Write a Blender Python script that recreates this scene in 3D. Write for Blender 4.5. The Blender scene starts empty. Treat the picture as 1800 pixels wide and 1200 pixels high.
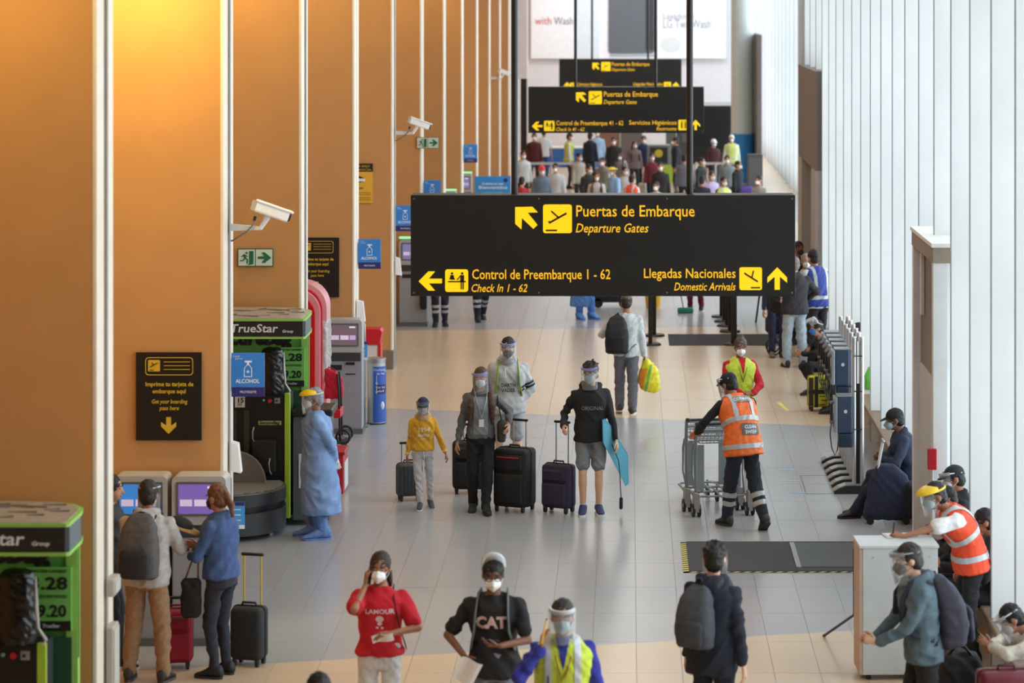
import bpy, bmesh, math, random
from mathutils import Vector as V, Matrix, Euler, noise
from mathutils.bvhtree import BVHTree
random.seed(7)
R = math.radians
PI = math.pi
S = bpy.context.scene
COL = S.collection
# ---------------------------------------------------------------- camera, sky, exposure
F, VX, VY, H = 5000.0, 1105.0, -7.0, 5.9      # focal length in pixels, vanishing point, eye height
cam = bpy.data.cameras.new('camera')
cam.lens = 36.0 * F / 1800; cam.sensor_width = 36
cam.shift_x = -(VX - 900) / 1800; cam.shift_y = -(600 - VY) / 1800
cam.clip_end = 600; cam.clip_start = .5
cam.dof.use_dof = True; cam.dof.focus_distance = 32.0; cam.dof.aperture_fstop = 2.4
co = bpy.data.objects.new('camera', cam); COL.objects.link(co)
co.location = (0, 0, H); co.rotation_euler = (PI / 2, 0, 0)
S.camera = co
w = bpy.data.worlds.new('sky'); S.world = w; w.use_nodes = True
nt = w.node_tree; bg = nt.nodes['Background']
bg.inputs[0].default_value = (.86, .94, 1, 1); bg.inputs[1].default_value = 5.0
S.view_settings.view_transform = 'Standard'; S.view_settings.look = 'None'
S.view_settings.gamma = 1; S.view_settings.use_curve_mapping = False
S.view_settings.exposure = -0.12
S.cycles.max_bounces = 6; S.cycles.transparent_max_bounces = 12
S.cycles.sample_clamp_indirect = 6

def fl(px, py):                    # pixel of a point on the floor -> world
    y = F * H / (py - VY); return V(((px - VX) * y / F, y, 0))
def at(px, py, y):                 # pixel + distance -> world
    return V(((px - VX) * y / F, y, H - (py - VY) * y / F))
def dist(py, z=0): return F * (H - z) / (py - VY)

def area(name, loc, rot, sx, sy, power, col=(1, 1, 1)):
    l = bpy.data.lights.new(name, 'AREA'); l.shape = 'RECTANGLE'; l.size = sx; l.size_y = sy
    l.energy = power; l.color = col
    o = bpy.data.objects.new(name, l); o.location = loc; o.rotation_euler = rot; COL.objects.link(o); return o
# daylight portals in the window wall
for k in range(4):
    a = area('window_portal', (3.95, 18 + k * 24, 4.5), (0, PI / 2, 0), 9, 24, 1); a.data.cycles.is_portal = True
# ceiling lamps: rows of large soft neutral fittings
for k in range(6):
    area('ceiling_lamp', (-.3, 14 + k * 17, 8.85), (0, 0, 0), 2.2, 9, 150, (1, .96, .9))
area('end_wall_fill', (0, 101, 8.8), (0, 0, 0), 8, 3, 420, (.96, .98, 1))  # unseen fill light, added to brighten the end wall
# warm lamps that wash the tops of the orange fins
for k, pw in ((0, 20), (1, 66), (2, 22), (3, 14), (4, 10), (5, 10), (6, 10), (7, 10)):
    l = area('warm_fin_lamp', (-4.5, 18.75 + 6.25 * k, 7.3), (R(35), 0, 0), 1.2, .3, pw, (1, .70, .2)); l.data.spread = R(95)

# ---------------------------------------------------------------- materials
MATS = {}
def lin(c):
    f = lambda v: (v / 255 / 12.92) if v / 255 <= .04045 else ((v / 255 + .055) / 1.055) ** 2.4
    return (f(c[0]), f(c[1]), f(c[2]), 1)
def mat(c, rough=.6, metal=0, kind='plain', s=1.0):
    """kind: plain, cloth, brushed, grain, skin, glass, film, glow"""
    key = (tuple(c), rough, metal, kind, s)
    if key in MATS: return MATS[key]
    m = bpy.data.materials.new('%s_%d_%d_%d' % ((kind,) + tuple(c))); m.use_nodes = True
    nt = m.node_tree; N = nt.nodes; L = nt.links; b = N['Principled BSDF']
    b.inputs['Base Color'].default_value = lin(c)
    b.inputs['Roughness'].default_value = rough; b.inputs['Metallic'].default_value = metal
    if kind == 'glow':
        b.inputs['Emission Color'].default_value = lin(c); b.inputs['Emission Strength'].default_value = s
    elif kind in ('glass', 'film'):
        out = N['Material Output']; tr = N.new('ShaderNodeBsdfTransparent'); mx = N.new('ShaderNodeMixShader')
        fr = N.new('ShaderNodeFresnel'); fr.inputs[0].default_value = 1.45
        mm = N.new('ShaderNodeMath'); mm.operation = 'MULTIPLY_ADD'; mm.inputs[1].default_value = .5 if kind == 'glass' else 1.1; mm.inputs[2].default_value = .05 if kind == 'glass' else s * .1
        L.new(fr.outputs[0], mm.inputs[0]); L.new(mm.outputs[0], mx.inputs[0])
        L.new(tr.outputs[0], mx.inputs[1]); L.new(b.outputs[0], mx.inputs[2]); L.new(mx.outputs[0], out.inputs[0])
        tr.inputs[0].default_value = (.97, .98, .98, 1)
    elif kind != 'none':
        tc = N.new('ShaderNodeTexCoord'); n = N.new('ShaderNodeTexNoise')
        mp = N.new('ShaderNodeMapping'); L.new(tc.outputs['Object'], mp.inputs[0]); L.new(mp.outputs[0], n.inputs[0])
        sc, det, amt, bump = {'plain': (6, 3, .05, 0), 'cloth': (26, 6, .16, .25), 'brushed': (40, 3, .12, .03),
                              'grain': (18, 8, .3, .1), 'skin': (14, 4, .08, .02)}[kind]
        n.inputs['Scale'].default_value = sc * s; n.inputs['Detail'].default_value = det
        if kind == 'brushed': mp.inputs['Scale'].default_value = (1, 1, .05)
        mx = N.new('ShaderNodeMix'); mx.data_type = 'RGBA'; mx.blend_type = 'MULTIPLY'; mx.inputs[0].default_value = 1
        rp = N.new('ShaderNodeMapRange'); rp.inputs[3].default_value = 1 - amt; rp.inputs[4].default_value = 1 + amt * .6
        rp.inputs[1].default_value = .3; rp.inputs[2].default_value = .7
        L.new(n.outputs[0], rp.inputs[0]); mx.inputs[6].default_value = lin(c); L.new(rp.outputs[0], mx.inputs[7])
        L.new(mx.outputs[2], b.inputs['Base Color'])
        if bump:
            bp = N.new('ShaderNodeBump'); bp.inputs['Strength'].default_value = bump; bp.inputs['Distance'].default_value = .02
            L.new(n.outputs[0], bp.inputs['Height']); L.new(bp.outputs[0], b.inputs['Normal'])
    MATS[key] = m; return m
def steel(c=(176, 178, 180)): return mat(c, .35, .8, 'brushed')
def cloth(c, r=.85): return mat(c, r, 0, 'cloth')
BLACKP = mat((22, 22, 24), .45); DARKP = mat((42, 44, 48), .5); WHITEP = mat((226, 228, 230), .4)
CHROME = steel(); WHEEL = mat((30, 30, 32), .6)
FILM = mat((225, 232, 238), .12, 0, 'film', 1.6)

# ---------------------------------------------------------------- mesh builder
class MB:
    def __init__(s): s.v = []; s.f = []
    def add(s, vs, fs, M=None):
        o = len(s.v)
        s.v += [(M @ V(p)) if M is not None else V(p) for p in vs]
        s.f += [tuple(i + o for i in f) for f in fs]; return s
    def box(s, c, d, M=None, r=0, seg=2):
        """box centred at c, full size d, optional rounded edges"""
        if r:
            bm = bmesh.new(); bmesh.ops.create_cube(bm, size=1)
            for v in bm.verts: v.co = V((v.co.x * d[0], v.co.y * d[1], v.co.z * d[2]))
            bmesh.ops.bevel(bm, geom=bm.edges[:], offset=min(r, min(d) * .49), segments=seg, affect='EDGES', profile=.5)
            T = Matrix.Translation(V(c)); T = M @ T if M is not None else T
            bm.verts.index_update()
            s.add([v.co.copy() for v in bm.verts], [[v.index for v in f.verts] for f in bm.faces], T); bm.free(); return s
        x, y, z = d[0] / 2, d[1] / 2, d[2] / 2; c = V(c)
        return s.add([c + V(p) for p in ((-x, -y, -z), (x, -y, -z), (x, y, -z), (-x, y, -z), (-x, -y, z), (x, -y, z), (x, y, z), (-x, y, z))],
                     [(0, 3, 2, 1), (4, 5, 6, 7), (0, 1, 5, 4), (1, 2, 6, 5), (2, 3, 7, 6), (3, 0, 4, 7)], M)
    def b2(s, a, b, M=None, r=0): 
        a = V(a); b = V(b); return s.box((a + b) / 2, [abs(t) for t in (b - a)], M, r)
    def loft(s, rings, M=None, closed=True):
        n = len(rings[0]); vs = [p for r in rings for p in r]; fs = []
        for i in range(len(rings) - 1):
            for j in range(n):
                k = (j + 1) % n; fs.append((i * n + j, i * n + k, (i + 1) * n + k, (i + 1) * n + j))
        if closed: fs.append(tuple(range(n - 1, -1, -1))); fs.append(tuple((len(rings) - 1) * n + j for j in range(n)))
        return s.add(vs, fs, M)
    def cyl(s, p0, p1, r0, r1=None, n=12, M=None):
        p0 = V(p0); p1 = V(p1); r1 = r0 if r1 is None else r1
        q = (p1 - p0).to_track_quat('Z', 'Y').to_matrix()
        rg = [[p + q @ V((r * math.cos(2 * PI * j / n), r * math.sin(2 * PI * j / n), 0)) for j in range(n)] for p, r in ((p0, r0), (p1, r1))]
        return s.loft(rg, M)
    def cap(s, p0, p1, r0, r1=None, n=12, M=None, fx=1.0, side=None):
        """tapered capsule; fx flattens it along 'side'"""
        p0 = V(p0); p1 = V(p1); r1 = r0 if r1 is None else r1; d = p1 - p0
        if d.length < 1e-5: d = V((0, 0, 1e-4))
        u = d.normalized()
        sd = V(side) if side is not None else (V((1, 0, 0)) if abs(u.x) < .9 else V((0, 1, 0)))
        a = (sd - u * sd.dot(u)).normalized(); b = u.cross(a); rg = []
        for c, r, angs in ((p0, r0, (-80, -50, -20)), (p1, r1, (20, 50, 80))):
            for t in angs:
                rr = r * math.cos(R(t)); cc = c + u * (r * math.sin(R(t)))
                rg.append([cc + a * (rr * fx * math.cos(2 * PI * j / n)) + b * (rr * math.sin(2 * PI * j / n)) for j in range(n)])
        return s.loft(rg, M)
    def ell(s, c, r, M=None, n=14, m=9):
        c = V(c); rg = []
        for i in range(m):
            t = -PI / 2 + PI * (i + .5) / m
            rg.append([c + V((r[0] * math.cos(t) * math.cos(2 * PI * j / n), r[1] * math.cos(t) * math.sin(2 * PI * j / n), r[2] * math.sin(t))) for j in range(n)])
        return s.loft(rg, M)
    def tube(s, pts, r, n=8, M=None, fx=1.0, closed=False):
        pts = [V(p) for p in pts]; rg = []; prev = None; N_ = len(pts)
        for i, p in enumerate(pts):
            if closed: d = pts[(i + 1) % N_] - pts[i - 1]
            else: d = pts[min(i + 1, N_ - 1)] - pts[max(i - 1, 0)]
            d.normalize()
            if prev is None: prev = V((0, 0, 1)) if abs(d.z) < .9 else V((0, 1, 0))
            a = (prev - d * prev.dot(d)).normalized(); prev = a; b = d.cross(a)
            rr = r[i] if isinstance(r, (list, tuple)) else r
            rg.append([p + a * (rr * math.cos(2 * PI * j / n)) + b * (rr * fx * math.sin(2 * PI * j / n)) for j in range(n)])
        if closed: rg.append(rg[0]); return s.loft(rg, M, False)
        return s.loft(rg, M)
    def prism(s, poly, t0, t1, M=None):
        """poly of (a,b) extruded along third axis from t0 to t1: a->x, b->z, t->y"""
        n = len(poly)
        ar = sum(poly[i][0] * poly[(i + 1) % n][1] - poly[(i + 1) % n][0] * poly[i][1] for i in range(n))
        if ar < 0: poly = poly[::-1]
        vs = [(p[0], t0, p[1]) for p in poly] + [(p[0], t1, p[1]) for p in poly]
        fs = [tuple(range(n)), tuple(range(2 * n - 1, n - 1, -1))] + [(j, n + j, n + (j + 1) % n, (j + 1) % n) for j in range(n)]
        return s.add(vs, fs, M)
    def mesh(s, name, smooth=False):
        me = bpy.data.meshes.new(name); me.from_pydata([tuple(p) for p in s.v], [], s.f); me.update()
        if smooth: me.shade_smooth()
        return me
    def build(s, name, m, parent=None, smooth=False, M=None, label=None, fix=True):
        me = s.mesh(name, False)
        if fix:
            bm = bmesh.new(); bm.from_mesh(me); bmesh.ops.recalc_face_normals(bm, faces=bm.faces[:]); bm.to_mesh(me); bm.free()
        if smooth:
            me.shade_smooth()
            if smooth != 2: me.set_sharp_from_angle(angle=R(40))
        me.materials.append(m)
        o = bpy.data.objects.new(name, me); COL.objects.link(o)
        if parent: o.parent = parent
        if M is not None: o.matrix_local = M
        if label: o['label'] = label
        return o
def RZ(a): return Matrix.Rotation(a, 4, 'Z')
def RX(a): return Matrix.Rotation(a, 4, 'X')
def RY(a): return Matrix.Rotation(a, 4, 'Y')
def TR(*p): return Matrix.Translation(V(p[0] if len(p) == 1 else p))
def thing(name, label, cat, loc=(0, 0, 0), rz=0, group=None):
    o = bpy.data.objects.new(name, None); COL.objects.link(o); o.empty_display_size = .1
    o.location = loc; o.rotation_euler = (0, 0, rz); o['label'] = label; o['category'] = cat
    if group: o['group'] = group
    return o
def tag(o, label, cat, group=None):
    o['label'] = label; o['category'] = cat
    if group: o['group'] = group
    return o
def struct(o): o['kind'] = 'structure'; return o
def dup(root, loc, rz=None, label=None, group=None):
    r = root.copy(); COL.objects.link(r); r.location = loc
    if rz is not None: r.rotation_euler = (0, 0, rz)
    if label: r['label'] = label
    if group: r['group'] = group
    for ch in list(root.children):
        c = ch.copy(); COL.objects.link(c); c.parent = r
        for g in list(ch.children):
            d = g.copy(); COL.objects.link(d); d.parent = c
    return r

# scratch scene for evaluated geometry
TS = bpy.data.scenes.new('scratch'); TL = TS.view_layers[0]
def evaluated(o):
    TS.collection.objects.link(o); TL.update(); dg = TL.depsgraph
    me = bpy.data.meshes.new_from_object(o.evaluated_get(dg)); TS.collection.objects.unlink(o); return me
def vox(mb, size, smooth=3, wr=0.0, ws=9.0, seed=0, name='m', zs=.45):
    """voxel union of the pieces in mb, smoothed, with cloth folds of amplitude wr"""
    me = mb.mesh('tmp'); bm = bmesh.new(); bm.from_mesh(me); bmesh.ops.recalc_face_normals(bm, faces=bm.faces[:]); bm.to_mesh(me); bm.free()
    o = bpy.data.objects.new('tmp', me)
    r = o.modifiers.new('r', 'REMESH'); r.mode = 'VOXEL'; r.voxel_size = size
    if smooth:
        sm = o.modifiers.new('s', 'SMOOTH'); sm.factor = .5; sm.iterations = smooth
    out = evaluated(o); bpy.data.objects.remove(o); bpy.data.meshes.remove(me)
    if wr:
        nrm = [v.normal.copy() for v in out.vertices]
        for v, nn in zip(out.vertices, nrm):
            p = v.co; q = V((p.x * ws, p.y * ws, p.z * ws * zs * 2 + seed * 7.3))
            t = noise.noise(q + V((p.z * 6, 0, p.x * 7))) ; t2 = noise.noise(q * 2.3)
            v.co = p + nn * (wr * (1 - abs(t) * 3.2) + wr * .5 * t2)
        out.update()
    out.shade_smooth(); out.name = name
    return out
def mobj(name, me, m, parent, label=None):
    me.materials.clear(); me.materials.append(m); o = bpy.data.objects.new(name, me); COL.objects.link(o); o.parent = parent
    if label: o['label'] = label
    return o
def patch(me, planes, off=.004, name='band'):
    """cut a copy of a mesh by planes (point, outward normal) and lift it off the surface"""
    bm = bmesh.new(); bm.from_mesh(me)
    for c, n in planes:
        bmesh.ops.bisect_plane(bm, geom=bm.verts[:] + bm.edges[:] + bm.faces[:], plane_co=V(c), plane_no=V(n), clear_outer=True)
    bm.normal_update()
    for v in bm.verts: v.co += v.normal * off
    out = bpy.data.meshes.new(name); bm.to_mesh(out); bm.free(); out.shade_smooth(); return out
FONTC = {}
def text_mesh(txt, size=1.0, sx=1.0, shear=0.0, ext=0.0, align='LEFT', bold=0.0, name='text', spacing=1.0):
    cu = bpy.data.curves.new('t', 'FONT'); cu.body = txt; cu.size = size; cu.shear = shear; cu.extrude = ext / 2
    cu.align_x = align; cu.offset = bold; cu.resolution_u = 2; cu.space_character = spacing
    o = bpy.data.objects.new('t', cu); me = evaluated(o); bpy.data.objects.remove(o); bpy.data.curves.remove(cu)
    for v in me.vertices: v.co.x *= sx
    me.name = name; return me
def text_obj(name, txt, size, m, parent, M, sx=1.0, shear=0.0, ext=.004, align='LEFT', bold=0.0, fit=None, label=None, spacing=1.0):
    """text standing in the x-z plane facing -y after M; fit=(width) rescales x to that width"""
    me = text_mesh(txt, size, sx, shear, ext, align, bold, spacing=spacing)
    if fit:
        xs = [v.co.x for v in me.vertices]; w_ = max(xs) - min(xs); k = fit / w_
        for v in me.vertices: v.co.x *= k
    me.transform(Matrix.Rotation(PI / 2, 4, 'X')); me.transform(M)
    return mobj(name, me, m, parent, label)
def poly_obj(name, polys, m, parent, y=0, t=.004, M=None):
    mb = MB()
    for p in polys: mb.prism(p, y - t, y, M)
    return mb.build(name, m, parent)
def text_on(name, txt, size, m, parent, target, origin, direction, sx=1.0, align='CENTER', bold=0.0, shear=0, off=.005, right=None, up=(0, 0, 1)):
    """text wrapped onto the surface of mesh 'target' by casting along 'direction'"""
    me = text_mesh(txt, size, sx, shear, 0, align, bold)
    bm = bmesh.new(); bm.from_mesh(me)
    bmesh.ops.subdivide_edges(bm, edges=[e for e in bm.edges if e.calc_length() > .03], cuts=1); bmesh.ops.triangulate(bm, faces=bm.faces[:])
    bm.to_mesh(me); bm.free()
    d = V(direction).normalized(); up = V(up); rt = d.cross(up).normalized(); up = rt.cross(d)
    bv = BVHTree.FromPolygons([v.co for v in target.vertices], [p.vertices for p in target.polygons])
    for v in me.vertices:
        p = V(origin) + rt * v.co.x + up * v.co.y
        hit = bv.ray_cast(p - d * .6, d)
        v.co = (hit[0] - d * off) if hit[0] is not None else p
    return mobj(name, me, m, parent)
# ---------------------------------------------------------------- people
SKIN = {'light': (222, 178, 150), 'mid': (190, 138, 108), 'tan': (160, 108, 80), 'dark': (120, 80, 60)}
HAIRB = (26, 20, 18); HAIRN = (48, 33, 25)
def ik(a, c, l1, l2, hint):
    """two-bone chain a->c: returns mid joint and reached end"""
    a = V(a); c = V(c); d = c - a; L = min(max(d.length, .05), (l1 + l2) * .999); u = d.normalized(); c = a + u * L
    x = (l1 * l1 - l2 * l2 + L * L) / (2 * L); hgt = math.sqrt(max(l1 * l1 - x * x, 0)); h = V(hint); h = (h - u * h.dot(u))
    h = h.normalized() if h.length > 1e-4 else V((0, 1, 0))
    return a + u * x + h * hgt, c
SECT = [(.80, .10, .075), (.86, .155, .10), (.93, .168, .115), (1.0, .16, .11), (1.08, .148, .10), (1.18, .155, .108), (1.28, .17, .118), (1.35, .178, .116), (1.40, .160, .098), (1.44, .10, .072), (1.48, .062, .056)]
class Pose:
    """joints of a 1.75 m figure facing -y; p = dict of overrides"""
    def __init__(s, p):
        s.p = p; g = p.get
        s.pz = g('pelvis', (0, 0, .95)); s.pz = V(s.pz)
        s.lean = R(g('lean', 3)); s.tilt = R(g('tilt', 0)); s.twist = R(g('twist', 0)); s.w = g('width', 1.0); s.dp = g('deep', 1.0)
        s.T0 = TR(s.pz) @ RX(s.lean * .35) @ RY(s.tilt * .4) @ TR(0, 0, -.95)
        s.T1 = TR(s.pz) @ RX(s.lean * .35) @ RY(s.tilt * .4) @ TR(0, 0, .17) @ RX(s.lean * .65) @ RY(s.tilt * .6) @ RZ(s.twist) @ TR(0, 0, -1.12)
        sw = .172 * s.w
        s.sh = {k: s.tt((k * sw, .012, 1.375 + g('shrug', 0))) for k in (-1, 1)}
        s.hp = {k: s.T0 @ V((k * .088, 0, .90)) for k in (-1, 1)}
        s.neck = s.tt((0, .015, 1.455)); nv = s.T1.to_3x3() @ V((0, -.022, .165)); 
        nv = (nv + V((0, -.05 * math.sin(R(g('hpitch', 0))), .0))); s.hc = s.neck + nv
        s.hm = TR(s.hc) @ RZ(R(g('hyaw', 0))) @ RX(R(g('hpitch', 5))) @ RY(R(g('htilt', 0)))
        s.el = {}; s.wr = {}; s.hd = {}; s.kn = {}; s.an = {}
        for k, nm in ((-1, 'R'), (1, 'L')):
            t = g('hand' + nm, (k * .26, -.05, .80)); e = g('elbow' + nm, (k * .35, 1, -.1))
            s.el[k], s.wr[k] = ik(s.sh[k], t, .285, .25, e)
            f = g('foot' + nm, (k * .10, 0, .085)); kh = g('knee' + nm, (k * .08, -1, 0))
            s.kn[k], s.an[k] = ik(s.hp[k], f, .42, .402, kh)
            s.hd[k] = V(g('hdir' + nm)) .normalized() if g('hdir' + nm) else (s.wr[k] - s.el[k]).normalized()
    def bl(s, z):
        t = min(max((z - .98) / .22, 0), 1); return t * t * (3 - 2 * t)
    def tt(s, q):
        q = V(q); b = s.bl(q.z); return (s.T0 @ q) * (1 - b) + (s.T1 @ q) * b
def torso(mb, P, grow=0, z0=.80, z1=1.5, flare=0, wsh=0, nseg=18, chest=0):
    rg = []; zs = [a for a in SECT if z0 <= a[0] <= z1]
    def sec(z):
        for a, b in zip(SECT, SECT[1:]):
            if a[0] <= z <= b[0]: t = (z - a[0]) / (b[0] - a[0]); return [a[i] + (b[i] - a[i]) * t for i in range(3)]
        return list(SECT[0] if z < SECT[0][0] else SECT[-1])
    zl = [z0] + [a[0] for a in zs if a[0] > z0 + .02 and a[0] < z1 - .01] + [z1]
    for z in zl:
        _, a, b = sec(max(z, .80)); 
        if z < .93: _, a, b = (0, .165, .11) if grow > 0 else (0, a, b)
        a = a * P.w + grow + wsh * (1 if z > 1.3 else 0); b = b * P.dp + grow + chest * math.exp(-((z - 1.27) / .09) ** 2)
        a += flare * max(0, (1.0 - z)) ; b += flare * max(0, (1.0 - z))
        r = []
        for j in range(nseg):
            t = 2 * PI * j / nseg; c_, s_ = math.cos(t), math.sin(t)
            x = a * math.copysign(abs(c_) ** .85, c_); y = b * math.copysign(abs(s_) ** .9, s_)
            r.append(P.tt((x, y + .005, z)))
        rg.append(r)
    mb.loft(rg)
def hand(mb, w, d, k, nrm, curl=35, s=1.0, spread=5):
    """palm + four fingers + thumb; d direction of the hand, nrm palm side"""
    d = V(d).normalized(); n = V(nrm); n = (n - d * n.dot(d)).normalized(); a = d.cross(n) * k
    fin = MB()
    mb.cap(w, w + d * .075 * s, .034 * s, .036 * s, 10, fx=.5, side=n)
    base = w + d * .078 * s
    for i, (o_, L) in enumerate(((-.029, .068), (-.010, .078), (.010, .072), (.029, .056))):
        p = base + a * (o_ * s) - d * .012 * s; q = d.copy()
        for j, f in enumerate((.45, .32, .23)):
            an = R(curl * (.5 + .5 * j)); q2 = (d * math.cos(an) + n * math.sin(an)).normalized()
            p2 = p + q2 * (L * f * s + (.012 if j == 0 else 0)); fin.cap(p, p2, (.0095 - .001 * j) * s, (.0085 - .001 * j) * s, 6); p = p2
    p = w + d * .025 * s - a * .028 * s
    q = (d * .75 - a * .6 + n * .35).normalized(); p1 = p + q * .042 * s; q = (d * .9 - a * .1 + n * .5).normalized()
    fin.cap(p, p1, .012 * s, .0105 * s, 6); fin.cap(p1, p1 + q * .032 * s, .0105 * s, .008 * s, 6)
    return fin
SHK = {}
def shoe(P, k, col, sole, parent, g, fine, name='shoe', big=1.0, cover=False):
    a = P.an[k]; nm = 'R' if k < 0 else 'L'
    M = TR(a) @ RZ(R(g('toe' + nm, k * 8))) @ RX(R(g('fpitch' + nm, 0))) @ TR(0, 0, -.085)
    up = MB(); rg = []
    for y, wd, hh in ((.08, .028, .085), (.065, .041, .12), (.02, .046, .135), (-.03, .046, .125), (-.08, .047, .088), (-.13, .047, .06), (-.17, .04, .048), (-.195, .02, .035)):
        wd *= big; hh *= big; r = []
        for j in range(12):
            t = 2 * PI * j / 12; c_, s_ = math.cos(t), math.sin(t)
            r.append((wd * c_, y * big, .018 + (hh - .018) * (.5 + .5 * s_) if s_ > 0 else .018 + (hh - .018) * .5 * (1 + s_)))
        rg.append(r)
    up.loft(rg)
    if cover: up.cap((0, .015, .08), (0, .01, .24), .065, .055, 12); 
    o = up.build(name, mat(col, .6, 0, 'cloth' if cover else 'plain'), parent, 2, M)
    sb = MB(); out = [(.0, .08), (-.03, .065), (-.042, .02), (-.04, -.05), (-.05, -.11), (-.045, -.16), (-.022, -.195), (.005, -.2)]
    poly = [(x * big, y * big) for x, y in out] + [(-x * big, y * big) for x, y in out[::-1][1:-1]]
    sb.add([(x, y, 0) for x, y in poly] + [(x, y, .024) for x, y in poly], [tuple(range(len(poly))), tuple(range(2 * len(poly) - 1, len(poly) - 1, -1))] + [(j, len(poly) + j, len(poly) + (j + 1) % len(poly), (j + 1) % len(poly)) for j in range(len(poly))])
    s_ = sb.build('sole', mat(sole, .6), o); return o
def person(label, px, py, h, head=0, pose={}, top=None, bottom=None, shoes=((30, 30, 32), (60, 60, 62)), hair=('short', HAIRB), skin='mid',
           mask=None, shield=None, vest=None, fine=1, group=None, z=0, at3=None, gloves=None, extra=None, specs=False):
    g = pose.get; P = Pose(pose); k_ = h / 1.75
    loc = V(at3) if at3 is not None else fl(px, py); loc.z = z
    root = thing('person', label, 'person', loc, R(head), group); sd = random.random() * 50
    P.root = root; root.scale = (k_,) * 3
    vb, vg = (.0105, .0125) if fine == 2 else ((.013, .015) if fine == 1 else (.022, .026))
    sk = mat(SKIN[skin], .55, 0, 'skin')
    hs = .93 / k_ ** .5 if k_ < .9 else 1.0 
    hs = 1.12 if k_ < .8 else 1.0
    # ---- body
    mb = MB(); torso(mb, P, -.014, .88, 1.48)
    mb.cap(P.neck - (P.T1.to_3x3() @ V((0, 0, .05))), P.hc + P.hm.to_3x3() @ V((0, .025, -.05)), .056, .054, 12)
    HM = P.hm @ Matrix.Scale(hs, 4)
    mb.ell((0, .012, .022), (.076, .096, .098), HM, 18, 12)
    mb.ell((0, -.022, -.045), (.058, .07, .075), HM, 14, 10)
    mb.cap((0, -.088, .005), (0, -.108, -.03), .011, .017, 8, HM)
    for sx in (-1, 1): mb.ell((sx * .078, .015, -.01), (.012, .022, .033), HM, 8, 7)
    fins = []
    for k in (-1, 1):
        nm = 'R' if k < 0 else 'L'
        mb.cap(P.sh[k], P.el[k], .046, .037); mb.cap(P.el[k], P.wr[k], .038, .025)
        q_ = .82 if bottom and bottom[0] != 'shorts' else 1.0; mb.cap(P.hp[k], P.kn[k], .078 * q_, .052 * q_)
        mid = P.kn[k].lerp(P.an[k], .3); mb.cap(P.kn[k], mid, .05 * q_, .053 * q_); mb.cap(mid, P.an[k], .053 * q_, .034 * q_)
        fins.append(hand(mb, P.wr[k] + P.hd[k] * .01, P.hd[k], k, g('palm' + nm, (-k, .2, 0)), g('curl' + nm, 38)))
        mb.cap(P.an[k] + V((0, 0, -.01)), P.an[k] + RZ(R(g('toe' + nm, k * 8))).to_3x3() @ V((0, -.07, -.05)), .03, .018, 8)
    me = vox(mb, vb, 3 if fine else 1, name='body')
    if not gloves:
        bm = bmesh.new(); bm.from_mesh(me)
        for f in fins: t = f.mesh('t'); bm.from_mesh(t); bpy.data.meshes.remove(t)
        bm.to_mesh(me); bm.free(); me.shade_smooth()
    body = mobj('body', me, sk, root)
    if gloves:
        for i, k in enumerate((-1, 1)):
            gm = MB(); hand(gm, P.wr[k], P.hd[k], k, g('palm' + ('R' if k < 0 else 'L'), (-k, .2, 0)), 38, 1.12)
            gm.cap(P.wr[k] - P.hd[k] * .05, P.wr[k] + P.hd[k] * .03, .036, .036)
            f = hand(gm, P.wr[k], P.hd[k], k, g('palm' + ('R' if k < 0 else 'L'), (-k, .2, 0)), g('curl' + ('R' if k < 0 else 'L'), 45), 1.15); gm.add(f.v, f.f)
            gm.build('glove', cloth(gloves), root, 2)
    # ---- eyes and brows
    if g('face', 1):
        for sx in (-1, 1):
            e = MB().ell((sx * .031, -.0825, .012), (.0115, .0075, .0058), HM, 10, 7).build('eye', mat((205, 198, 190), .3), root, 2)
            MB().ell((sx * .031, -.0882, .012), (.0068, .003, .0056), HM, 8, 5).build('iris', mat((35, 22, 16), .25), e, 2)
            MB().tube([(sx * .014, -.0915, .028), (sx * .031, -.0925, .034), (sx * .049, -.083, .03)], .0042, 6, HM).build('eyebrow', mat(HAIRB, .8), root)
        if not mask: MB().cap((-.018, -.090, -.062), (.018, -.090, -.062), .006, .006, 6, HM).build('lips', mat((165, 95, 85), .5), root, 2)
    if specs:
        sp = MB()
        for sx in (-1, 1): 
            sp.tube([HM @ V((sx * .034 + .024 * math.cos(t / 10 * 2 * PI), -.105, .01 + .018 * math.sin(t / 10 * 2 * PI))) for t in range(10)], .003, 5, closed=True)
            sp.cap((sx * .058, -.104, .014), (sx * .08, 0, .008), .003, .003, 5, HM)
        sp.cap((-.012, -.105, .012), (.012, -.105, .012), .003, .003, 5, HM)
        sp.build('glasses', BLACKP, root)
    # ---- trousers / shorts / skirt
    if bottom:
        kind, c = bottom[0], bottom[1]; lo = bottom[2] if len(bottom) > 2 else 1.0; mb = MB()
        torso(mb, P, .010, .82, 1.03); mb.cap(P.hp[-1] + V((0, 0, -.03)), P.hp[1] + V((0, 0, -.03)), .088)
        for k in (-1, 1):
            mb.cap(P.hp[k], P.kn[k], .092 * lo ** .5, .067 * lo) if kind != 'shorts' else mb.cap(P.hp[k], P.hp[k].lerp(P.kn[k], .78), .095, .086)
            mb.cap(P.hp[k] + V((0, .03, .02)), P.hp[k].lerp(P.kn[k], .4), .088, .078)
            if kind == 'pants':
                an = P.kn[k].lerp(P.an[k], g('hem', 1.02)); m2 = P.kn[k].lerp(P.an[k], .35)
                mb.cap(P.kn[k], m2, .066 * lo, .064 * lo); mb.cap(m2, an, .064 * lo, .052 * lo if lo > .95 else .045 * lo)
            if kind == 'leggings':
                m2 = P.kn[k].lerp(P.an[k], .35); mb.cap(P.kn[k], m2, .057, .06); mb.cap(m2, P.kn[k].lerp(P.an[k], 1.0), .06, .043)
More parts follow.
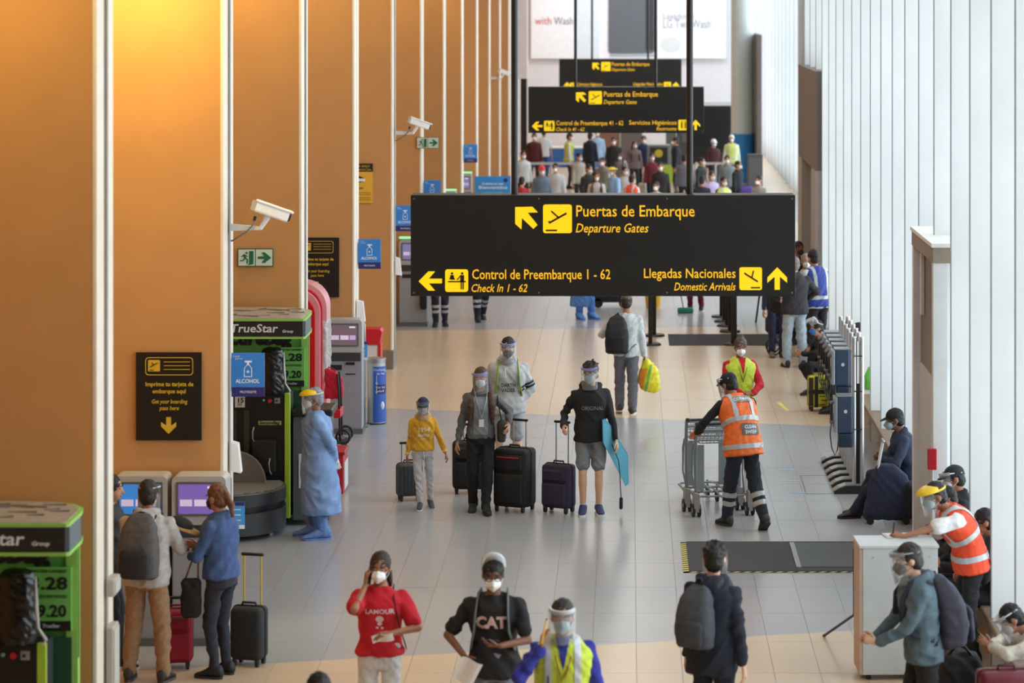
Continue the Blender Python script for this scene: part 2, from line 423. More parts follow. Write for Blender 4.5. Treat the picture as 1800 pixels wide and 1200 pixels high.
        me = vox(mb, vg, 3 if fine else 1, .008 if fine else 0, 8, sd, 'trousers')
        P.tr = mobj('shorts' if kind == 'shorts' else 'trousers', me, cloth(c), root)
    # ---- top
    if top:
        kind, c = top[0], top[1]; lo = top[2] if len(top) > 2 else 1.0; hem = g('top_hem', .84); mb = MB()
        torso(mb, P, .017 * lo + (.012 if kind in ('hoodie', 'jacket') else 0), hem, 1.47, flare=g('flare', 0), chest=g('chest', 0))
        for k in (-1, 1):
            mb.ell(P.sh[k] + V((0, 0, -.008)), (.056 * lo, .058 * lo, .056)); mb.cap(P.tt((k * .055, .012, 1.425)), P.sh[k], .042, .05)
            if kind in ('tee',): mb.cap(P.sh[k], P.sh[k].lerp(P.el[k], .72), .062 * lo, .064 * lo)
            else:
                mb.cap(P.sh[k], P.el[k], .062 * lo, .053 * lo); mb.cap(P.el[k], P.el[k].lerp(P.wr[k], .93), .053 * lo, .040 * lo)
        if kind in ('hoodie', 'jacket'):
            nb = P.tt((0, .07, 1.47)); hw = .1 if kind == 'hoodie' else .07
            mb.tube([P.tt((hw * 1.0 * math.sin(t), .02 - (hw * .95) * math.cos(t) * -1, 1.475 + .012 * math.cos(t))) for t in [i * 2 * PI / 16 for i in range(16)]], .03 if kind == 'hoodie' else .022, 8, closed=False)
            if kind == 'hoodie': mb.ell((0, 0, 0), (.095, .06, .08), TR(P.tt((0, .115, 1.43))), 12, 8)
        me = vox(mb, vg, 3 if fine else 1, .011 if fine else 0, 6.5, sd + 9, 'shirt')
        P.top = mobj({'tee': 't_shirt', 'long': 'shirt', 'hoodie': 'hoodie', 'jacket': 'jacket'}[kind], me, cloth(c), root); P.topme = me
    # ---- vest with reflective bands
    if vest:
        c = vest[0]; bands = vest[1] if len(vest) > 1 else (1.0, 1.2); mb = MB(); hem = g('vest_hem', .86)
        torso(mb, P, .042, hem, 1.475, flare=.06)
        for k in (-1, 1): mb.ell(P.sh[k] + V((-k * .02, 0, -.005)), (.06, .068, .062)); mb.cap(P.tt((k * .07, .012, 1.42)), P.sh[k] + V((-k * .03, 0, .0)), .05, .056)
        me = vox(mb, vg, 3, .006, 8, sd + 3, 'vest'); P.vestme = me
        P.vest = vo = mobj('vest', me, cloth(c, .6), root)
        sil = mat((188, 192, 194), .35, .15)
        T3 = P.T1.to_3x3()
        for zb in bands:
            b = P.bl(zb); o_ = P.tt((0, 0, zb)); up = (P.T0.to_3x3() @ V((0, 0, 1)) if zb < 1.05 else T3 @ V((0, 0, 1)))
            mobj('reflective_band', patch(me, [(o_ + up * .026, up), (o_ - up * .026, -up)], .005), sil, vo)
        if g('vstripe', 1):
            for sx in (-1, 1):
                xx = T3 @ V((1, 0, 0)); o_ = P.tt((sx * .105, 0, 1.3)); zt = max(bands)
                mobj('reflective_band', patch(me, [(o_ + xx * .024, xx), (o_ - xx * .024, -xx), (P.tt((0, 0, zt)), T3 @ V((0, 0, -1)))], .006), sil, vo)
        if g('vopen', 0):      # V opening on the chest showing the shirt
            mb = MB(); poly = [(-.05, 1.47), (.05, 1.47), (.012, 1.2), (0, 1.17), (-.012, 1.2)]
            mb.prism(poly, -.3, .02, P.T1)
            mobj('vest_opening', patch(me, [(P.tt((.045, 0, 1.47)), T3 @ V((.97, 0, -.22))), (P.tt((-.045, 0, 1.47)), T3 @ V((-.97, 0, -.22))), (P.tt((0, 0, 1.3)), T3 @ V((0, 1, 0)))], .007), cloth(g('vopen')), vo)
    # ---- shoes
    if shoes:
        for k in (-1, 1): shoe(P, k, shoes[0], shoes[1], root, g, fine, 'shoe' if not g('covers') else 'shoe_cover', 1.25 if g('covers') else 1.0, bool(g('covers')))
    # ---- hair / headwear
    st, hc_ = hair[0], hair[1]; hm_ = mat(hc_, .6, 0, 'grain', 1.5)
    if st != 'bald':
        mb = MB()
        if st == 'cap':
            mb.ell((0, .03, -.005), (.078, .09, .075), HM, 16, 10)
        else: mb.ell((0, .022, .034), (.084, .100, .098), HM, 18, 12)
        if st in ('short', 'tousled', 'curly', 'pony', 'bun', 'long'): mb.ell((0, .05, -.03), (.074, .068, .07), HM)
        if st in ('tousled', 'curly'):
            rr = random.Random(int(sd * 100))
            for i in range(64):
                t, p_ = rr.uniform(0, 2 * PI), rr.uniform(.15, 1.5); 
                q = V((.082 * math.sin(p_) * math.cos(t), .02 + .098 * math.sin(p_) * math.sin(t), .034 + .09 * math.cos(p_)))
                if q.y < -.02 and q.z < .045: continue
                mb.cap(q * .85, q + V((rr.uniform(-.03, .03), rr.uniform(-.035, .03), rr.uniform(-.02, .028))), .026, .010, 6, HM)
        if st == 'long':
            for sx in (-1, 1):
                mb.cap(HM @ V((sx * .068, .02, .02)), HM @ V((sx * .082, .02, -.13)), .03, .034); mb.cap(HM @ V((sx * .08, .02, -.12)), P.tt((sx * .125, -.11, 1.30)), .036, .05)
                mb.cap(P.tt((sx * .125, -.11, 1.30)), P.tt((sx * .14, -.14, 1.09)), .048, .02)
            mb.cap(HM @ V((0, .075, 0)), P.tt((0, .14, 1.3)), .065, .05)
        if st == 'pony': mb.ell((0, .115, .03), (.03, .03, .03), HM); mb.cap((0, .12, .03), (g('pony', .02), .15, -.08), .028, .034, 10, HM); mb.cap((g('pony', .02), .15, -.08), (g('pony', .02) * 1.6, .14, -.19), .034, .014, 10, HM)
        if st == 'bun': mb.ell((.02, .07, .12), (.027, .027, .025), HM)
        me = vox(mb, .011 if fine else .02, 2, .006 if fine else 0, 30, sd, 'hair', 1)
        mobj('hair', me, hm_, root)
    if st == 'cap' or g('cap'):
        cc = g('cap', (22, 26, 44)); mb = MB(); mb.ell((0, .018, .045), (.088, .106, .088), HM, 20, 12)
        me = patch(mb.mesh('c'), [(HM @ V((0, 0, .03)), HM.to_3x3() @ V((0, 0, -1)))], 0)
        cp = mobj('cap', me, cloth(cc), root); fw = -1 if not g('cap_back') else 1
        br = MB(); pts = [(math.sin(R(a)) * .078, fw * (.075 + .085 * max(0, math.cos(R(a)))), .035 - .015 * math.cos(R(a)) ) for a in range(-85, 86, 17)]
        n = len(pts); inner = [(p[0] * .95, fw * .06, .042) for p in pts]
        br.add(pts + inner + [(p[0], p[1], p[2] + .006) for p in pts] + [(p[0], p[1], p[2] + .006) for p in inner],
               [(i, i + 1, n + i + 1, n + i) for i in range(n - 1)] + [(2 * n + i, 3 * n + i, 3 * n + i + 1, 2 * n + i + 1) for i in range(n - 1)] + [(i, 2 * n + i, 2 * n + i + 1, i + 1) for i in range(n - 1)], HM)
        br.build('cap_brim', cloth(cc), cp, 2)
    # ---- mask
    if mask:
        mb = MB(); mb.ell((0, -.055, -.048), (.06, .062, .052), HM, 16, 12)
        mb.cap((0, -.09, .0), (0, -.118, -.035), .012, .02, 8, HM); mb.cap((0, -.115, -.035), (0, -.09, -.085), .02, .02, 8, HM)
        me = vox(mb, .008 if fine else .014, 3, 0, name='mask')
        me2 = patch(me, [(HM @ V((0, -.03, 0)), HM.to_3x3() @ V((0, 1, 0)))], 0)
        mk = mobj('face_mask', me2, mat(mask, .8, 0, 'cloth', .6), root)
        if fine:
            for sx in (-1, 1):
                MB().tube([(sx * .055, -.045, -.02), (sx * .08, .02, .0), (sx * .085, .04, -.015), (sx * .078, .02, -.035), (sx * .055, -.045, -.078)], .0022, 5, HM).build('ear_loop', mat(mask, .8), mk)
    # ---- face shield
    if shield:
        c = shield[0]; tiltv = shield[1] if len(shield) > 1 else 0; SM = HM @ TR(0, 0, .06) @ RX(R(-tiltv)) @ TR(0, 0, -.06)
        n = 16; zs = [.085, .07, .03, -.04, -.12, -.165]; rg = []
        for i_, z_ in enumerate(zs):
            rg.append([(.100 * math.sin(R(-82 + 164 * j / n)) * (1 - .05 * (z_ < -.1)), -.015 - .118 * math.cos(R(-82 + 164 * j / n)) - (.0 if z_ > 0 else .008), .085 + (z_ - .085) * (shield[2] if len(shield) > 2 else 1)) for j in range(n + 1)])
        vs = [SM @ V(p) for r in rg for p in r]; m_ = n + 1
        sh_ = MB().add(vs, [(i * m_ + j, i * m_ + j + 1, (i + 1) * m_ + j + 1, (i + 1) * m_ + j) for i in range(len(zs) - 1) for j in range(n)]).build('face_shield', FILM, root, 2)
        bd = MB()
        if g('visor'):
            mb = MB(); mb.ell((0, -.035, .055), (.112, .125, .062), HM, 22, 14)
            me = patch(mb.mesh('v'), [(HM @ V((0, 0, .058)), HM.to_3x3() @ V((0, 0, -1))), (HM @ V((0, .03, 0)), HM.to_3x3() @ V((0, 1, 0)))], 0)
            mobj('visor', me, mat(g('visor'), .35), sh_, 'yellow visor')
            bd.tube([HM @ V((.093 * math.sin(t), .012 + .108 * math.cos(t), .058)) for t in [i * 2 * PI / 20 for i in range(20)]], .01, 6, closed=True)
            bd.build('headband', mat(g('vband', g('visor')), .4), sh_)
        else:
            pts = [SM @ V((.096 * math.sin(R(-80 + 10 * i)), -.015 - .112 * math.cos(R(-80 + 10 * i)), .07)) for i in range(17)]
            rgs = [[p + SM.to_3x3() @ V(q) for q in ((0, 0, -.013), (0, 0, .015))] for p in pts]
            vs = [q for r in rgs for q in r]; 
            cen = SM @ V((0, 0, .07)); vs2 = [q + (cen - q).normalized() * .016 for q in vs]; N2 = len(vs)
            fs = []
            for i in range(16):
                a, b_, c2, d2 = 2 * i, 2 * i + 1, 2 * i + 3, 2 * i + 2
                fs += [(a, d2, c2, b_), (N2 + a, N2 + b_, N2 + c2, N2 + d2), (b_, c2, N2 + c2, N2 + b_), (a, N2 + a, N2 + d2, d2)]
            bd.add(vs + vs2, fs)
            bd.cap(SM @ V((-.093, -.03, .07)), HM @ V((-.06, .09, .05)), .006); bd.cap(SM @ V((.093, -.03, .07)), HM @ V((.06, .09, .05)), .006)
            bd.cap(HM @ V((-.06, .09, .05)), HM @ V((.06, .09, .05)), .006)
            bd.build('headband', mat(c, .5), sh_)
    return P
# ---------------------------------------------------------------- setting
AX = -3.733                                   # line of the fins' corridor edges
ZB = [20.6 + 6.25 * k for k in range(13)]     # far corners of the fins
FT = .62                                      # depth of a fin along the hall
def line(p, q):
    m = (q.y - p.y) / (q.x - p.x); return p.y - m * p.x, m
BANDS = [line(fl(430, 1168), fl(1497, 1108)), line(fl(700, 718), fl(1440, 748)), (50.6, .1), (63.0, -.1), (74, .1), (84, -.1)]
def floor_mat():
    m = bpy.data.materials.new('floor_tile'); m.use_nodes = True; N = m.node_tree.nodes; L = m.node_tree.links; b = N['Principled BSDF']
    g = N.new('ShaderNodeNewGeometry'); sp = N.new('ShaderNodeSeparateXYZ'); L.new(g.outputs['Position'], sp.inputs[0])
    def M(op, a, c):
        n = N.new('ShaderNodeMath'); n.operation = op
        for i, v in enumerate((a, c)):
            if isinstance(v, (int, float)): n.inputs[i].default_value = v
            else: L.new(v, n.inputs[i])
        return n.outputs[0]
    acc = 0.0
    for i, (c, s_) in enumerate(BANDS):
        st = M('GREATER_THAN', M('SUBTRACT', sp.outputs[1], M('MULTIPLY', sp.outputs[0], s_)), c)
        acc = M('ADD', acc, M('MULTIPLY', st, 1 if i % 2 == 0 else -1))
    mx = N.new('ShaderNodeMix'); mx.data_type = 'RGBA'; L.new(acc, mx.inputs[0])
    mx.inputs[6].default_value = lin((214, 190, 160)); mx.inputs[7].default_value = lin((168, 169, 172))
    n = N.new('ShaderNodeTexNoise'); n.inputs['Scale'].default_value = .7; n.inputs['Detail'].default_value = 6
    mr = N.new('ShaderNodeMapRange'); mr.inputs[3].default_value = .97; mr.inputs[4].default_value = 1.03; L.new(g.outputs['Position'], n.inputs[0]); L.new(n.outputs[0], mr.inputs[0])
    oi = N.new('ShaderNodeObjectInfo'); tv = N.new('ShaderNodeMapRange'); tv.inputs[3].default_value = .985; tv.inputs[4].default_value = 1.015; L.new(oi.outputs['Random'], tv.inputs[0])
    m2 = N.new('ShaderNodeMix'); m2.data_type = 'RGBA'; m2.blend_type = 'MULTIPLY'; m2.inputs[0].default_value = 1
    L.new(mx.outputs[2], m2.inputs[6]); L.new(M('MULTIPLY', mr.outputs[0], tv.outputs[0]), m2.inputs[7]); L.new(m2.outputs[2], b.inputs['Base Color'])
    r = N.new('ShaderNodeMapRange'); b.inputs['Roughness'].default_value = .24
    b.inputs['Specular IOR Level'].default_value = .6
    return m
FM = floor_mat()
TW, TL_ = .4, 1.2
fo = struct(MB().b2((-6.6, -10, -.2), (5.3, 106, -.0025)).build('floor', mat((146, 142, 136), .6), None))
tl = MB()
gw = .003; b_ = .001
def tile_geo(mb, x, y):
    a, c = x + gw / 2, y + gw / 2; d, e = x + TW - gw / 2, y + TL_ - gw / 2
    mb.add([(a, c, -.008), (d, c, -.008), (d, e, -.008), (a, e, -.008), (a + b_, c + b_, 0), (d - b_, c + b_, 0), (d - b_, e - b_, 0), (a + b_, e - b_, 0)],
           [(4, 5, 6, 7), (0, 1, 5, 4), (1, 2, 6, 5), (2, 3, 7, 6), (3, 0, 4, 7)])
tile_geo(tl, 0, 0); tme = tl.mesh('tile'); tme.materials.append(FM)
rest = MB(); cnt = 0
for j in range(0, 35):
    y = 22.4 + j * TL_
    for i in range(-16, 13):
        x = i * TW + .07; xc = x + TW / 2
        px = VX + F * xc / (y + .6)
        if cnt < 300 and y > 23.5 and 190 < px < 1720 and xc > AX - .9 and xc < 3.0 and not (px > 1640 and y < 25):
            o = bpy.data.objects.new('tile', tme); COL.objects.link(o); o.parent = fo; o.location = (x, y, 0); cnt += 1
        elif -6.5 < x < 4.9: tile_geo(rest, x, y)
o = rest.build('distant_tiles', FM, fo); o['kind'] = 'stuff'
MB().b2((-6.6, 64, -.02), (5.3, 106, 0)).build('paving', FM, fo)
MB().b2((-6.6, -10, -.02), (5.3, 22.4, 0)).build('paving', FM, fo)
# ceiling
ce = struct(MB().b2((-7, -10, 9.0), (5.6, 106, 9.2)).build('ceiling', mat((214, 214, 212), .8), None))
for k in range(16): MB().b2((-6.8, 9 + 6.25 * k, 8.7), (5.2, 9.25 + 6.25 * k, 9.0)).build('ceiling_beam', mat((196, 197, 198), .7), ce)
# left back wall and end wall
struct(MB().b2((-6.9, -10, 0), (-6.6, 106, 9)).build('wall_left', mat((196, 138, 72), .7, 0, 'plain'), None))
struct(MB().b2((-6.9, 105, 0), (5.6, 105.4, 9)).build('wall_end', mat((208, 208, 216), .7), None))
ORANGE = mat((196, 144, 88), .55, 0, 'plain', .4); CREAM = mat((226, 214, 196), .45); GROOVE = mat((120, 92, 66), .6)
for k, zb in enumerate(ZB[:12]):
    zf = zb - FT; w = 2.3 if k else 3.2
    p = struct(MB().b2((AX - w, zf, 0 if k != 4 else .0), (AX - .03, zb, 8.98)).build('wall_partition', ORANGE, None))
    # corridor edge: two cream metal strips with a groove between them
    MB().b2((AX - .035, zf - .004, .0), (AX, zf + .26, 8.9), r=.008).build('edge_trim', CREAM, p)
    MB().b2((AX - .035, zf + .34, .0), (AX, zb + .004, 8.9), r=.008).build('edge_trim', CREAM, p)
    MB().b2((AX - .036, zf + .26, .0), (AX - .02, zf + .34, 8.9)).build('groove', GROOVE, p)
    MB().b2((AX - w, zf - .015, .0), (AX + .012, zb + .01, .30)).build('plinth', steel((150, 146, 140)), p)
    if k in (0, 1, 2, 4):
        MB().tube([(AX + .012, zf + .30, 0), (AX + .012, zf + .30, 8.9)], .012, 6).build('conduit', mat((168, 166, 162), .5), p)
struct(MB().b2((-7, -10.3, 0), (5.6, -10, 9)).build('wall_rear', mat((196, 192, 186), .8), None))
struct(MB().b2((3.2, -10, 0), (3.4, 15.6, 9)).build('wall_right_near', mat((206, 206, 204), .8), None))
# right: window wall of deep white fins with frosted glass between them
FINM = mat((226, 230, 231), .5, 0, 'plain', .15)
def fin(n, x, y, kx=0):
    # two-part fin: slim metal nose + deep white blade
    o = struct(MB().b2((x, y, 0), (x + .55, y + .04, 9.0)).build('trim_%d' % n, FINM, None))
    MB().b2((x - .006, y - .004, 0), (x + .004, y + .044, 9.0)).build('fin_nose', mat((150, 156, 158), .4), o)
GL = mat((214, 226, 232), .25, 0, 'glass')
n = 0; ys = [17.24 + 1.568 * i for i in range(23)]
for i, y in enumerate(ys):
    n += 1; fin(n, 3.2, y)
    y2 = ys[i + 1] if i + 1 < len(ys) else y + 1.0
    wo = struct(MB().b2((3.72, y + .07, .42), (3.735, y2, 8.9)).build('window_%d' % n, GL, None))
    MB().b2((3.70, y + .07, .36), (3.76, y2, .42)).build('window_frame', mat((190, 194, 196), .4), wo)
    MB().b2((3.70, y + .07, 3.3), (3.76, y2, 3.36)).build('window_frame', mat((190, 194, 196), .4), wo)
    MB().b2((3.70, y + .07, 6.2), (3.76, y2, 6.26)).build('window_frame', mat((190, 194, 196), .4), wo)
y = 52.2
while y < 105:
    n += 1; fin(n, 4.95, y)
    y2 = y + 2.2
    wo = struct(MB().b2((5.42, y + .07, .42), (5.435, min(y2, 105), 8.9)).build('window_%d' % n, GL, None))
    MB().b2((5.40, y + .07, 4.3), (5.46, min(y2, 105), 4.36)).build('window_frame', mat((190, 194, 196), .4), wo)
    y = y2
# low solid parapet under the glass
struct(MB().b2((3.70, 15.5, 0), (3.8, 52, .36)).build('wall_right_base', mat((206, 208, 208), .6), None))
struct(MB().b2((5.40, 52, 0), (5.5, 106, .42)).build('wall_right_far_base', mat((206, 208, 208), .6), None))
struct(MB().b2((3.1, 51.9, 0), (5.5, 52.1, 9)).build('wall_right_step', mat((214, 217, 218), .6), None))
# projecting exit doorway between two fins
BRN = mat((150, 138, 124), .6); 
d = struct(MB().b2((3.08, 28.75, 0), (3.22, 28.9, 3.37)).build('door_1', mat((222, 224, 224), .5), None))
MB().b2((3.08, 30.75, 0), (3.22, 30.9, 3.37)).build('door_jamb', mat((232, 234, 236), .5), d)
MB().b2((3.075, 28.74, 3.2), (3.6, 30.91, 3.36)).build('door_header', BRN, d)
MB().b2((3.06, 28.72, 3.36), (3.6, 30.93, 3.40)).build('header_cap', mat((238, 238, 234), .5), d)
MB().b2((3.16, 28.9, 1.95), (3.2, 30.75, 3.2)).build('transom_panel', mat((112, 102, 92), .35), d)
MB().b2((3.14, 29.3, 0.05), (3.18, 30.75, 1.95)).build('door_leaf', mat((196, 200, 202), .4), d)
MB().b2((3.12, 29.15, 2.1), (3.155, 29.25, 3.05)).build('door_closer_rail', mat((230, 228, 222), .5), d)
MB().b2((3.12, 30.35, 2.5), (3.155, 30.45, 3.15)).build('door_closer_rail', mat((230, 228, 222), .5), d)
MB().b2((3.10, 29.2, .95), (3.13, 29.26, 1.3)).build('door_handle', CHROME, d)
d = struct(MB().b2((3.1, 47.2, 3.0), (3.7, 52.0, 4.65)).build('door_2', mat((122, 114, 108), .6), None))
MB().b2((3.1, 47.2, 0), (3.7, 48.2, 3.0)).build('door_jamb', mat((178, 170, 162), .6), d)
MB().b2((3.1, 51.0, 0), (3.7, 52.0, 3.0)).build('door_jamb', mat((178, 170, 162), .6), d)
MB().b2((3.3, 48.2, 0), (3.36, 51.0, 3.0)).build('door_leaf', mat((72, 64, 60), .4), d)
MB().b2((3.26, 48.6, 1.0), (3.29, 48.66, 1.4)).build('door_handle', CHROME, d)
# bench along the window wall
be = thing('bench', 'long brown ledge bench running along the foot of the white window fins', 'bench', (3.42, 33.8, 0))
MB().box((0, 0, .39), (.52, 36, .06), r=.015).build('seat', mat((136, 112, 94), .5, 0, 'grain'), be)
MB().box((.06, 0, .18), (.34, 36, .36)).build('base', mat((168, 158, 150), .6), be)
# ---------------------------------------------------------------- hanging signs
YEL = mat((255, 212, 10), .45, 0, 'none'); YTX = mat((250, 190, 30), .45, 0, 'none'); SBLK = mat((22, 21, 20), .42)
for m_ in (YEL, YTX):       # back-lit legends
    b = m_.node_tree.nodes['Principled BSDF']; b.inputs['Emission Color'].default_value = b.inputs['Base Color'].default_value; b.inputs['Emission Strength'].default_value = .45
def capfit(txt, x0, x1, base, cap, k, M, m, parent, shear=0, bold=0, name='lettering'):
    """legend from pixel x0..x1 on baseline 'base', cap height 'cap' px of the big sign"""
    size = cap * k / .69
    me = text_mesh(txt, size, 1, shear, .006, 'LEFT', bold * size)
    xs = [v.co.x for v in me.vertices]; a = min(xs); w_ = max(xs) - a; q = (x1 - x0) * k / w_
    for v in me.vertices: v.co.x = (v.co.x - a) * q
    me.transform(Matrix.Rotation(PI / 2, 4, 'X')); me.transform(M @ TR((x0 - 1060) * k, -.013, (431.5 - base) * k))
    return mobj(name, me, m, parent)
def hang_sign(label, xc, yc, Y, texts, right='plane', poles=(903, 1213), group=None):
    k = 3.6 / 676
    c = at(xc, yc, Y); t = thing('hanging_sign', label, 'sign', c, 0, group)
    MB().box((0, .16, 0), (3.6, .30, .945), r=.012).build('panel', SBLK, t)
    MB().box((0, 0, 0), (3.6, .02, .945), r=.004).build('face_plate', SBLK, t)
    Q = lambda pts: [((x - 1060) * k, (431.5 - y) * k) for x, y in pts]
    a1 = lambda pts: Q([(700 + x / 5, 330 + y / 5) for x, y in pts]); a2 = lambda pts: Q([(1040 + x / 4.737, 330 + y / 4.737) for x, y in pts])
    def rr(x0, y0, x1, y1, r=22):
        p = []
        for cx, cy, s0 in ((x1 - r, y0 + r, -90), (x1 - r, y1 - r, 0), (x0 + r, y1 - r, 90), (x0 + r, y0 + r, 180)):
            for i in range(5): an = R(s0 + i * 22.5); p.append((cx + r * math.cos(an), cy + r * math.sin(an)))
        return p
    def seg(x0, y0, x1, y1, w_):
        d = math.hypot(x1 - x0, y1 - y0); nx, ny = -(y1 - y0) / d * w_ / 2, (x1 - x0) / d * w_ / 2
        return [(x0 + nx, y0 + ny), (x1 + nx, y1 + ny), (x1 - nx, y1 - ny), (x0 - nx, y0 - ny)]
    def circ(x, y, r): return [(x + r * math.cos(i * PI / 5), y + r * math.sin(i * PI / 5)) for i in range(10)]
    Y1, Y2 = -.010, -.014
    poly_obj('arrow', [a1([(1028, 168), (1180, 165), (1228, 215), (1138, 218), (1225, 325), (1188, 360), (1088, 265), (1083, 365), (1028, 315)])], YEL, t, Y1)
    p = poly_obj('pictogram', [a1(rr(1273, 145, 1527, 397))], YEL, t, Y1)
    for s_ in (seg(1322, 292, 1336, 312, 14), seg(1330, 306, 1480, 222, 16), seg(1345, 203, 1412, 262, 13), seg(1297, 373, 1397, 373, 14)): poly_obj('symbol', [a1(s_)], SBLK, p, Y2)
    if texts[1] is not None:
        if texts[4] == 'side':
            poly_obj('arrow', [a1([(180, 820), (265, 733), (325, 733), (270, 797), (385, 797), (385, 838), (270, 838), (325, 902), (265, 902)])], YEL, t, Y1)
            p = poly_obj('pictogram', [a1(rr(413, 715, 615, 913))], YEL, t, Y1)
            for s_ in (seg(437, 823, 595, 823, 11), circ(474, 750, 11), circ(563, 750, 11), seg(474, 765, 474, 805, 32), seg(452, 800, 470, 770, 8), seg(497, 805, 480, 770, 8), seg(563, 765, 563, 825, 34), seg(555, 825, 555, 890, 11), seg(572, 825, 572, 890, 11), seg(548, 772, 517, 808, 9)):
                poly_obj('symbol', [a1(s_)], SBLK, p, Y2)
        else:
            poly_obj('arrow', [[(x - 600 * 3.6 / 676 * 1.0, y) for x, y in a2([(1545, 660), (1627, 745), (1627, 790), (1567, 738), (1567, 847), (1523, 847), (1523, 738), (1463, 790), (1463, 745)])]], YEL, t, Y1)
            p = poly_obj('pictogram', [a1(rr(413, 715, 615, 913))], YEL, t, Y1)
            for s_ in (circ(474, 750, 11), circ(555, 750, 11), seg(474, 768, 474, 880, 26), seg(555, 768, 555, 880, 26)): poly_obj('symbol', [a1(s_)], SBLK, p, Y2)
    poly_obj('arrow', [a2([(1545, 660), (1627, 745), (1627, 790), (1567, 738), (1567, 847), (1523, 847), (1523, 738), (1463, 790), (1463, 745)])], YEL, t, Y1)
    p = poly_obj('pictogram', [a2(rr(1230, 660, 1418, 850, 18))], YEL, t, Y1)
    sy = (seg(1275, 712, 1383, 780, 13), seg(1333, 750, 1348, 688, 11), seg(1272, 705, 1290, 722, 10), seg(1325, 830, 1403, 830, 11)) if right == 'plane' else (circ(1290, 690, 11), circ(1360, 690, 11), seg(1290, 705, 1290, 815, 26), seg(1360, 705, 1360, 815, 26), seg(1325, 680, 1325, 830, 5))
    for s_ in sy: poly_obj('symbol', [a2(s_)], SBLK, p, Y2)
    I = Matrix.Identity(4)
    capfit('Puertas de Embarque', 1013, 1221, 380, 19.5, k, I, YTX, t, bold=.006)
    capfit('Departure Gates', 1012, 1140, 408, 15.5, k, I, YTX, t, .25, bold=.006)
    for (tx, x0, x1, ba, cp, sh_) in texts[0]: capfit(tx, x0, x1, ba, cp, k, I, YTX, t, sh_, bold=.006)
    for x in (-.835, .815): MB().cyl((x, .16, .47), (x, .16, 9.0 - c.z), .031, n=12).build('hanger_pole', BLACKP, t, True)
    for x in (-1.77, -.6, .6, 1.77):
        for z in (-.44, .44): MB().cyl((x, -.014, z), (x, 0, z), .007, n=6).build('screw', CHROME, t)
    return t
def sign_texts(left1, lx1, left2, lx2, r1, rx1, r2, rx2):
    return [(left1, 830, lx1, 490, 17, 0), (left2, 829, lx2, 512.5, 13.5, .25), (r1, rx1, 1293, 488, 16.5, 0), (r2, rx2, 1293, 510, 13.5, .25)]
hang_sign('large black hanging sign in front, yellow legend for gates, arrivals and check-in 1 - 62', 1060, 431.5, 26.63,
          (sign_texts('Control de Preembarque 1 - 62', 1073, 'Check In 1 - 62', 927, 'Llegadas Nacionales', 1132, 'Domestic Arrivals', 1185), 1, 0, 0, 'side'))
hang_sign('second black hanging sign, behind the large one, for check-in 41 - 62 and restrooms', 1083, 193.2, 58.3,
          (sign_texts('Control de Preembarque 41 - 62', 1088, 'Check In 41 - 62', 938, 'Servicios Higiénicos', 1110, 'Restrooms', 1215), 1, 0, 0, 'side'), right='wc')
hang_sign('farthest black hanging sign, half hidden behind the second one', 1090.5, 132, 83.6,
          (sign_texts('Servicios Higiénicos', 960, 'Restrooms', 920, 'Llegadas Nacionales', 1132, 'Domestic Arrivals', 1185), 1, 0, 0, 'up'))

# ---------------------------------------------------------------- wall signs
GOLD = mat((214, 176, 44), .5)
def rrect(x0, z0, x1, z1, r, n=4):
    p = []
    for cx, cz, s0 in ((x1 - r, z1 - r, 0), (x0 + r, z1 - r, 90), (x0 + r, z0 + r, 180), (x1 - r, z0 + r, 270)):
        for i in range(n + 1): an = R(s0 + i * 90 / n); p.append((cx + r * math.cos(an), cz + r * math.sin(an)))
    return p
def bar(x0, z0, x1, z1, w_):
    d = math.hypot(x1 - x0, z1 - z0); nx, nz = -(z1 - z0) / d * w_ / 2, (x1 - x0) / d * w_ / 2
    return [(x0 + nx, z0 + nz), (x1 + nx, z1 + nz), (x1 - nx, z1 - nz), (x0 - nx, z0 - nz)]
def ring_obj(name, outer, t_, m, parent, y):
    cx = sum(p[0] for p in outer) / len(outer); cz = sum(p[1] for p in outer) / len(outer)
    hw = max(abs(p[0] - cx) for p in outer); hh = max(abs(p[1] - cz) for p in outer)
    inner = [(cx + (p[0] - cx) * (1 - t_ / hw), cz + (p[1] - cz) * (1 - t_ / hh)) for p in outer]; n = len(outer); mb = MB()
    mb.add([(p[0], y, p[1]) for p in outer] + [(p[0], y, p[1]) for p in inner] + [(p[0], y + .004, p[1]) for p in outer] + [(p[0], y + .004, p[1]) for p in inner],
           [(i, (i + 1) % n, n + (i + 1) % n, n + i) for i in range(n)] + [(i, 2 * n + i, 2 * n + (i + 1) % n, (i + 1) % n) for i in range(n)] + [(n + i, n + (i + 1) % n, 3 * n + (i + 1) % n, 3 * n + i) for i in range(n)])
    return mb.build(name, m, parent)
